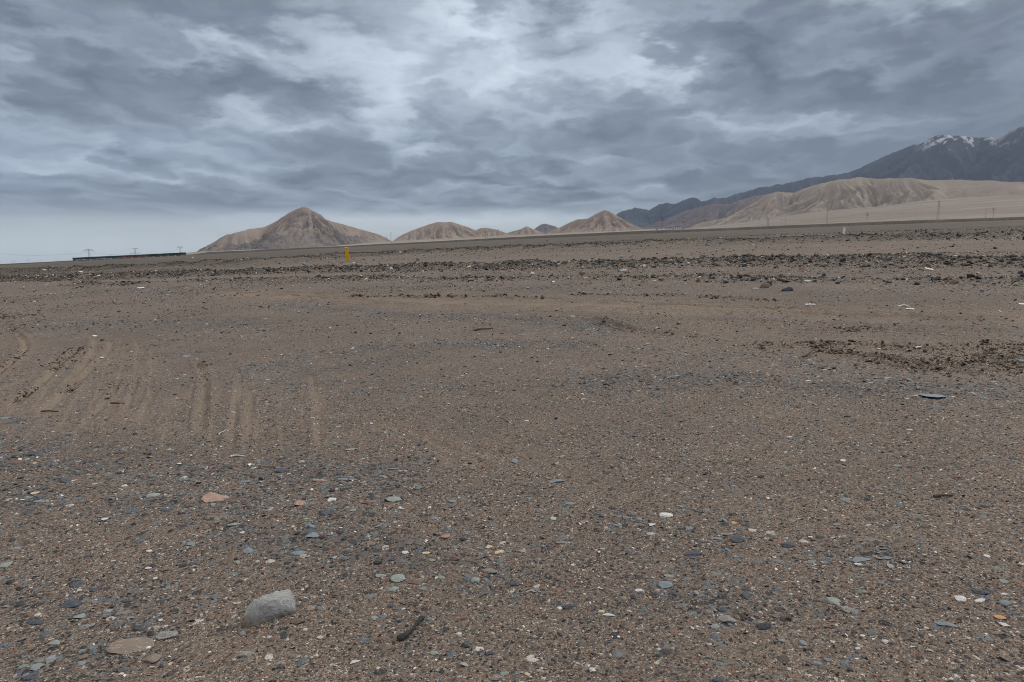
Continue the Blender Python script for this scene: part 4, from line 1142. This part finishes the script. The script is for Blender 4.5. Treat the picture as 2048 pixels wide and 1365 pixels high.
# gullied tan hills on the right
HILL6 = [(1360,462),(1376,457),(1390,450),(1400,446),(1424,442),(1450,437),(1472,434),(1490,422),(1508,408),(1526,394),(1540,388),(1556,383),(1570,385),(1588,386),(1604,379),(1624,372),(1644,367),(1660,363),(1680,359),(1700,358.5),(1712,355),(1722,354),(1738,357),(1760,358),(1780,356.5),(1796,357.5),(1822,356),(1840,359.5),(1866,361),(1890,360),(1920,359.5),(1946,361.5),(1980,361),(2010,364),(2048,364.5),(2110,362),(2200,352),(2300,350)]
def mask6(x, y, q):
    u = 1024+1365*x/(y*.982)
    return .05+.95*sstep(1885, 1840, u+40*fbm(x/150, y/150, 2, 4)-90*(q-.4))
def sand6(x, y, h, q, Lm):
    u = 1024+1365*x/(y*.982); w = 1-mask6(x, y, q)
    return h + w*6*np.sin(q*9+fbm(x/300, y/300, 2, 6)*3)*sstep(.1, .4, q), np.zeros(x.shape)
hill('hill', hill_mesh('hill', HILL6, 2900, .48, 3.2, 1.05, .52, .46, .05, 6, mask6, sand6, ridge_noise=.8), TAN_R, 'long gullied pale tan hills at right, running into a smooth sandy slope')
HILL7 = [(1300,468),(1330,462),(1352,458),(1372,452),(1392,443),(1412,437),(1424,436.5),(1440,438),(1452,444),(1470,447),(1500,452)]
hill('hill', hill_mesh('hill', HILL7, 3700, .45, 4.5, 1.2, .22, .4, .03, 7), MAUVE, 'low mauve foothill behind the left end of the gullied tan hills')
HILL8 = [(1240,470),(1290,455),(1330,440),(1350,432),(1372,422),(1400,414),(1424,408.5),(1440,407.5),(1458,409),(1480,401),(1504,393),(1530,389),(1560,386),(1620,392),(1700,400)]
hill('mountain', hill_mesh('mountain', HILL8, 5200, .42, 8.0, 1.2, .50, .40, .06, 8, ridge_noise=2.4, drop=10), MAUVE, 'mauve ridged lower mountains in front of the dark range')
RANGE = [(1180,462),(1205,448),(1222,436),(1236,428),(1244,422),(1258,419),(1270,414.5),(1284,418),(1298,420.5),(1308,415),(1320,409),(1332,405),(1342,407),(1352,408),(1362,403),(1374,397.5),(1384,394.5),(1392,395),(1400,401),(1410,402),(1418,400),(1428,394.5),(1438,397),(1456,394),(1468,389),(1484,385),(1500,381),(1514,376),(1530,372),(1538,374.5),(1548,370),(1556,367),(1566,369),(1580,364.5),(1596,362),(1612,357),(1626,354.5),(1640,353),(1650,353.5),(1660,348.5),(1672,350),(1690,346),(1704,342),(1720,336),(1745,324),(1770,312),(1795,302),(1815,294),(1828,288),(1836,289),(1850,283),(1862,275),(1872,269.5),(1884,270),(1900,270.5),(1925,272),(1950,275),(1975,274),(1998,276),(2010,271),(2022,262),(2036,256),(2048,251),(2080,236),(2130,222),(2200,214),(2300,225),(2420,240)]
def snow_extra(x, y, h, q, Lm): return h, np.zeros(x.shape)
me = hill_mesh('mountain', RANGE, 7600, .56, 15, 1.12, .38, .30, .05, 9, None, None, drop=25, ridge_noise=2.4, back=.35, octs=6)
co = np.empty(len(me.vertices)*3, np.float32); me.vertices.foreach_get('co', co); co = co.reshape(-1, 3)
nm = np.empty(len(me.vertices)*3, np.float32); me.vertices.foreach_get('normal', nm); nm = nm.reshape(-1, 3)
u_ = 1024+1365*co[:, 0]/(CP*co[:, 1] - SP*(co[:, 2]-EYE))
rg = np.array(RANGE, float); dd = np.hypot(co[:, 0], co[:, 1])
pv = (SP*0 + (co[:, 2]-EYE)); vv = (CP*(co[:, 2]-EYE) + SP*co[:, 1])/(CP*co[:, 1] - SP*(co[:, 2]-EYE)); py_ = 682.5 - 1365*vv
below = (py_ - np.interp(u_, rg[:, 0], rg[:, 1]))*dd/1365
sn = fbm(co[:, 0]/140, co[:, 1]/140, 5, 44)*120 + fbm(co[:, 0]/40, co[:, 1]/40, 3, 46)*70
sn = sn + fbm(co[:, 0]/22, co[:, 1]/60, 3, 48)*60
snow = sstep(55, 0, below+sn*1.5+14)*sstep(1810, 1865, u_+sn*.2)*np.clip(1-.72*sstep(1960, 2012, u_), 0, 1)*.55
a = me.attributes.new('snow', 'FLOAT', 'POINT'); a.data.foreach_set('value', snow.astype(np.float32))
hill('mountain', me, DARK, 'dark blue far mountain range with snow dusting its summit at right')

# pale fans of gravel at the foot of the hills
def fan(name, top, Dtop, Dbot, label, a, b_, waves=1., cols=220, rows=90):
    top = np.array(top, float); us = np.linspace(top[0, 0], top[-1, 0], cols); ys = np.interp(us, top[:, 0], top[:, 1])
    ys[3:-3] = np.convolve(ys, np.ones(7)/7, 'valid')
    V = []
    for t in np.linspace(0, 1, rows):
        D = Dbot + (Dtop-Dbot)*t
        P = np.array([world(u, yv, Dtop) for u, yv in zip(us, ys)]); lift = P[:, 2]-base_z(P[:, 0], P[:, 1])
        k = D/Dtop; x = P[:, 0]*k; y = P[:, 1]*k
        z = base_z(x, y) + lift*(t**1.5) - 3*(1-t)
        z = z + waves*(4*fbm(x/260, y/90, 3, 51)+1.2*perlin(x/60, y/30, 52))*math.sin(math.pi*t)
        V.append(np.stack([x, y, z], -1))
    # carry on under the hill
    x, y = V[-1][:, 0]*1.12, V[-1][:, 1]*1.12; V.append(np.stack([x, y, V[-1][:, 2]+6], -1)); rows += 1
    i = np.arange(rows-1)[:, None]*cols; j = np.arange(cols-1)[None]
    f = np.stack([i+j, i+j+1, i+cols+j+1, i+cols+j], -1).reshape(-1, 4)
    mt, t, b = material(name+'_gravel', .95, .15); c = coords(t)
    mp = t.new('ShaderNodeMapping'); t.l.new(c, mp.inputs[0]); mp.inputs['Scale'].default_value = (.002, .012, .01); mp.inputs['Rotation'].default_value = (0, 0, R(8))
    n = t.noise(mp.outputs[0], 1, 6, .6, .8); n2 = t.noise(c, .06, 6, .7)
    col = t.mix(t.range(n, .42, .62), a, b_); col = t.mix(t.range(n2, .4, .7, 0, .35), col, tuple(v*.75 for v in a))
    t.put(b.inputs['Base Color'], col); bump(t, b, n2, .6)
    o = link(name, np_mesh(name, np.concatenate(V), f, True), mt); tag(o, label, 'gravel fan', kind='structure')
fan('alluvial_fan', [(1350,462),(1372,458.5),(1400,456),(1440,451.5),(1480,446),(1540,437),(1600,428),(1660,421),(1750,414),(1800,408),(1850,401),(1950,395),(2048,391),(2200,384),(2300,380)], 2350, 860, 'smooth pale gravel fan below the tan hills at right', (.180,.158,.142), (.232,.205,.182))
fan('alluvial_fan', [(360,516),(420,509.5),(500,505),(600,499.6),(700,493),(800,487),(900,481.5),(1000,476.4),(1100,471),(1200,465.6),(1300,461),(1340,460)], 2020, 1300, 'thin pale strip of gravel at the foot of the left hills', (.22,.195,.17), (.27,.24,.205), .1, 160, 30)

# ------------------------------------------------------------------ air
HAZE = 3.5e-5
def haze():
    b = MB(); b.box((0, 2500, 400), (24000, 19000, 2300))
    me = b.mesh('haze'); mt = bpy.data.materials.new('haze'); mt.use_nodes = True; t = NT(mt.node_tree); t.n.clear()
    out = t.new('ShaderNodeOutputMaterial'); v = t.new('ShaderNodeVolumePrincipled')
    v.inputs['Color'].default_value = (.54, .71, .97, 1); v.inputs['Density'].default_value = HAZE; v.inputs['Anisotropy'].default_value = .0
    t.l.new(v.outputs[0], out.inputs['Volume'])
    o = link('haze', me, mt); tag(o, 'thin blue haze over the desert plain', 'haze', kind='stuff')
haze()

# ------------------------------------------------------------------ sky and light
SUN_EL, SUN_AZ = 36, 66          # a faint sun behind thick cloud, to the right
def sky():
    w = bpy.data.worlds.new('World'); S.world = w; w.use_nodes = True
    t = NT(w.node_tree); t.n.clear(); out = t.new('ShaderNodeOutputWorld')
    st = t.new('ShaderNodeTexSky', sky_type='NISHITA'); st.sun_disc = False
    st.sun_elevation = R(SUN_EL); st.sun_rotation = R(SUN_AZ); st.air_density = 1.0; st.dust_density = 1.5
    bg1 = t.new('ShaderNodeBackground'); t.l.new(st.outputs[0], bg1.inputs[0]); bg1.inputs[1].default_value = .09
    d = t.new('ShaderNodeTexCoord').outputs['Generated']
    s = t.new('ShaderNodeSeparateXYZ'); t.put(s.inputs[0], d); dx, dy, dz = s.outputs
    az = t.m('ARCTAN2', dx, dy); el = t.m('ARCSINE', dz)
    zc = t.m('ADD', t.m('MAXIMUM', dz, 0.0), .13)
    X = t.m('DIVIDE', dx, zc); Y = t.m('DIVIDE', dy, zc)
    def vec(x, y, z=0.):
        c = t.new('ShaderNodeCombineXYZ'); t.put(c.inputs[0], x); t.put(c.inputs[1], y); t.put(c.inputs[2], z); return c.outputs[0]
    def flat(x, y, det, rough, dist=0.):
        q = t.new('ShaderNodeTexNoise', noise_dimensions='2D'); q.inputs['Scale'].default_value = 1
        q.inputs['Detail'].default_value = det; q.inputs['Roughness'].default_value = rough; q.inputs['Distortion'].default_value = dist
        t.put(q.inputs['Vector'], vec(x, y)); return q.outputs[0]
    def solid(k, kz, off, det, rough):      # lumps rounded as cloud has depth: noise over the sky's directions
        q = t.new('ShaderNodeTexNoise'); q.inputs['Scale'].default_value = 1; q.inputs['Detail'].default_value = det; q.inputs['Roughness'].default_value = rough
        t.put(q.inputs['Vector'], vec(t.m('MULTIPLY_ADD', dx, k, off), t.m('MULTIPLY', dy, k), t.m('MULTIPLY', dz, kz)))
        c = t.new('ShaderNodeSeparateColor'); t.l.new(q.outputs[1], c.inputs[0]); return q.outputs[0], c.outputs[1], c.outputs[2]
    w0, wx, wy = solid(12., 30., 3., 4, .55)
    Xw = t.m('MULTIPLY_ADD', t.m('SUBTRACT', wx, .5), .46, X); Yw = t.m('MULTIPLY_ADD', t.m('SUBTRACT', wy, .5), 1.05, Y)
    def layer(sx, sy, ox, oy, det, rough):
        return flat(t.m('MULTIPLY_ADD', Xw, sx, ox), t.m('MULTIPLY_ADD', Yw, sy, oy), det, rough)
    def puffs(sx, sy, ox, oy):
        q = t.new('ShaderNodeTexVoronoi', feature='SMOOTH_F1', voronoi_dimensions='2D'); q.inputs['Smoothness'].default_value = .75; q.inputs['Scale'].default_value = 1
        q.inputs['Detail'].default_value = 1.6; q.inputs['Roughness'].default_value = .45
        t.put(q.inputs['Vector'], vec(t.m('MULTIPLY_ADD', Xw, sx, ox), t.m('MULTIPLY_ADD', Yw, sy, oy))); return q.outputs[0]
    n1 = layer(1.55, 1.05, 3.1, 1.7, 3, .42); n2 = layer(1.55, 1.05, 3.1+.04, 1.7-.24, 3, .42)
    body = t.range(t.m('MULTIPLY_ADD', t.m('SUBTRACT', n1, .5), 1., .5), .42, .575)
    n3 = layer(.6, .42, 8.0, 5.0, 3, .5); n4 = solid(26., 60., 9., 3, .55)[0]
    p1 = puffs(2.3, 1.6, 2.0, .4); p2 = puffs(2.3, 1.6, 2.0+.04, .4-.22)
    def px2(px, py):
        q = ray(px, py); q = q/np.linalg.norm(q); return math.atan2(q[0], q[1]), math.asin(q[2])
    mac = None
    for px, py, sx, sy, a in SKYB:
        a0, e0 = px2(px, py); ga = sx/F; ge = sy/F
        g = t.m('ADD', t.m('POWER', t.m('DIVIDE', t.m('SUBTRACT', az, a0), ga), 2), t.m('POWER', t.m('DIVIDE', t.m('SUBTRACT', el, e0), ge), 2))
        g = t.m('MULTIPLY', t.m('EXPONENT', t.m('MULTIPLY', g, -1)), a)
        mac = g if mac is None else t.m('ADD', mac, g)
    calm = t.range(el, .01, .085, .22, 1.)
    v = t.m('ADD', t.m('MULTIPLY', t.m('SUBTRACT', body, .5), SK_A), t.m('MULTIPLY', t.m('SUBTRACT', n1, n2), SK_B))
    v = t.m('ADD', v, t.m('MULTIPLY', t.m('SUBTRACT', p1, .45), SK_P)); v = t.m('ADD', v, t.m('MULTIPLY', t.m('SUBTRACT', p1, p2), SK_Q))
    v = t.m('ADD', v, t.m('MULTIPLY', t.m('SUBTRACT', n3, .5), SK_C)); v = t.m('ADD', v, t.m('MULTIPLY', t.m('SUBTRACT', n4, .5), SK_D))
    v = t.m('ADD', t.m('MULTIPLY', v, calm), t.m('ADD', mac, SK_0))
    col = t.ramp(v, SKYR)
    col = t.mix(t.range(el, .008, .050, .72, 0), col, (.50, .54, .535))
    col = t.mix(t.range(el, .36, 1.1), col, ZENITH)      # overcast is brightest and greyest overhead
    bg2 = t.new('ShaderNodeBackground'); t.put(bg2.inputs[0], col); bg2.inputs[1].default_value = 1.0
    mx = t.new('ShaderNodeMixShader'); mx.inputs[0].default_value = .95
    t.l.new(bg1.outputs[0], mx.inputs[1]); t.l.new(bg2.outputs[0], mx.inputs[2]); t.l.new(mx.outputs[0], out.inputs[0])
    w.cycles.sampling_method = 'MANUAL'; w.cycles.sample_map_resolution = 512
SK_0, SK_A, SK_B, SK_C, SK_D, SK_P, SK_Q = .35, .20, .62, .20, .11, .30, .20
ZENITH = (1.46, 1.33, 1.15)
SKYB = [(1024,330,1300,55,-.05),(1990,120,200,150,-.07),(1850,70,260,80,-.09),(1640,90,90,60,-.06),(430,150,200,60,-.04),(930,140,280,130,.30),(800,190,120,60,.08),(1290,140,110,45,.10),(1120,90,60,70,-.08),(640,310,130,30,-.15),(1060,300,190,60,-.10),(860,396,420,16,-.16),
        (860,444,460,20,.42),(1500,335,340,70,-.16),(1680,120,160,120,-.06),(60,335,150,34,.13),(200,412,300,24,-.17),(120,490,400,30,.42),(120,70,330,110,-.11),(1980,330,260,120,-.14),(1750,180,330,200,-.10),(600,230,200,60,.04)]
SKYR = [(0,(.088,.110,.145)), (.25,(.162,.194,.245)), (.45,(.258,.308,.375)), (.65,(.405,.47,.55)), (.85,(.60,.68,.77)), (1,(.78,.84,.92))]
sky()
sun = bpy.data.lights.new('sun', 'SUN'); sun.energy = 1.5; sun.angle = R(11); sun.color = (1, .96, .9)
so = bpy.data.objects.new('sun', sun); COL.objects.link(so); so.rotation_euler = (R(90-SUN_EL), 0, R(180-SUN_AZ))

S.view_settings.view_transform = 'Standard'; S.view_settings.look = 'None'; S.view_settings.exposure = .18; S.view_settings.gamma = 1
S.cycles.use_denoising = True; S.cycles.denoiser = 'OPENIMAGEDENOISE'; S.cycles.denoising_input_passes = 'RGB_ALBEDO_NORMAL'; S.cycles.denoising_prefilter = 'NONE'
S.cycles.max_bounces = 4; S.cycles.diffuse_bounces = 2; S.cycles.volume_bounces = 1; S.cycles.sample_clamp_indirect = 4
S.cycles.pixel_filter_type = 'BLACKMAN_HARRIS'; S.cycles.filter_width = 1.0
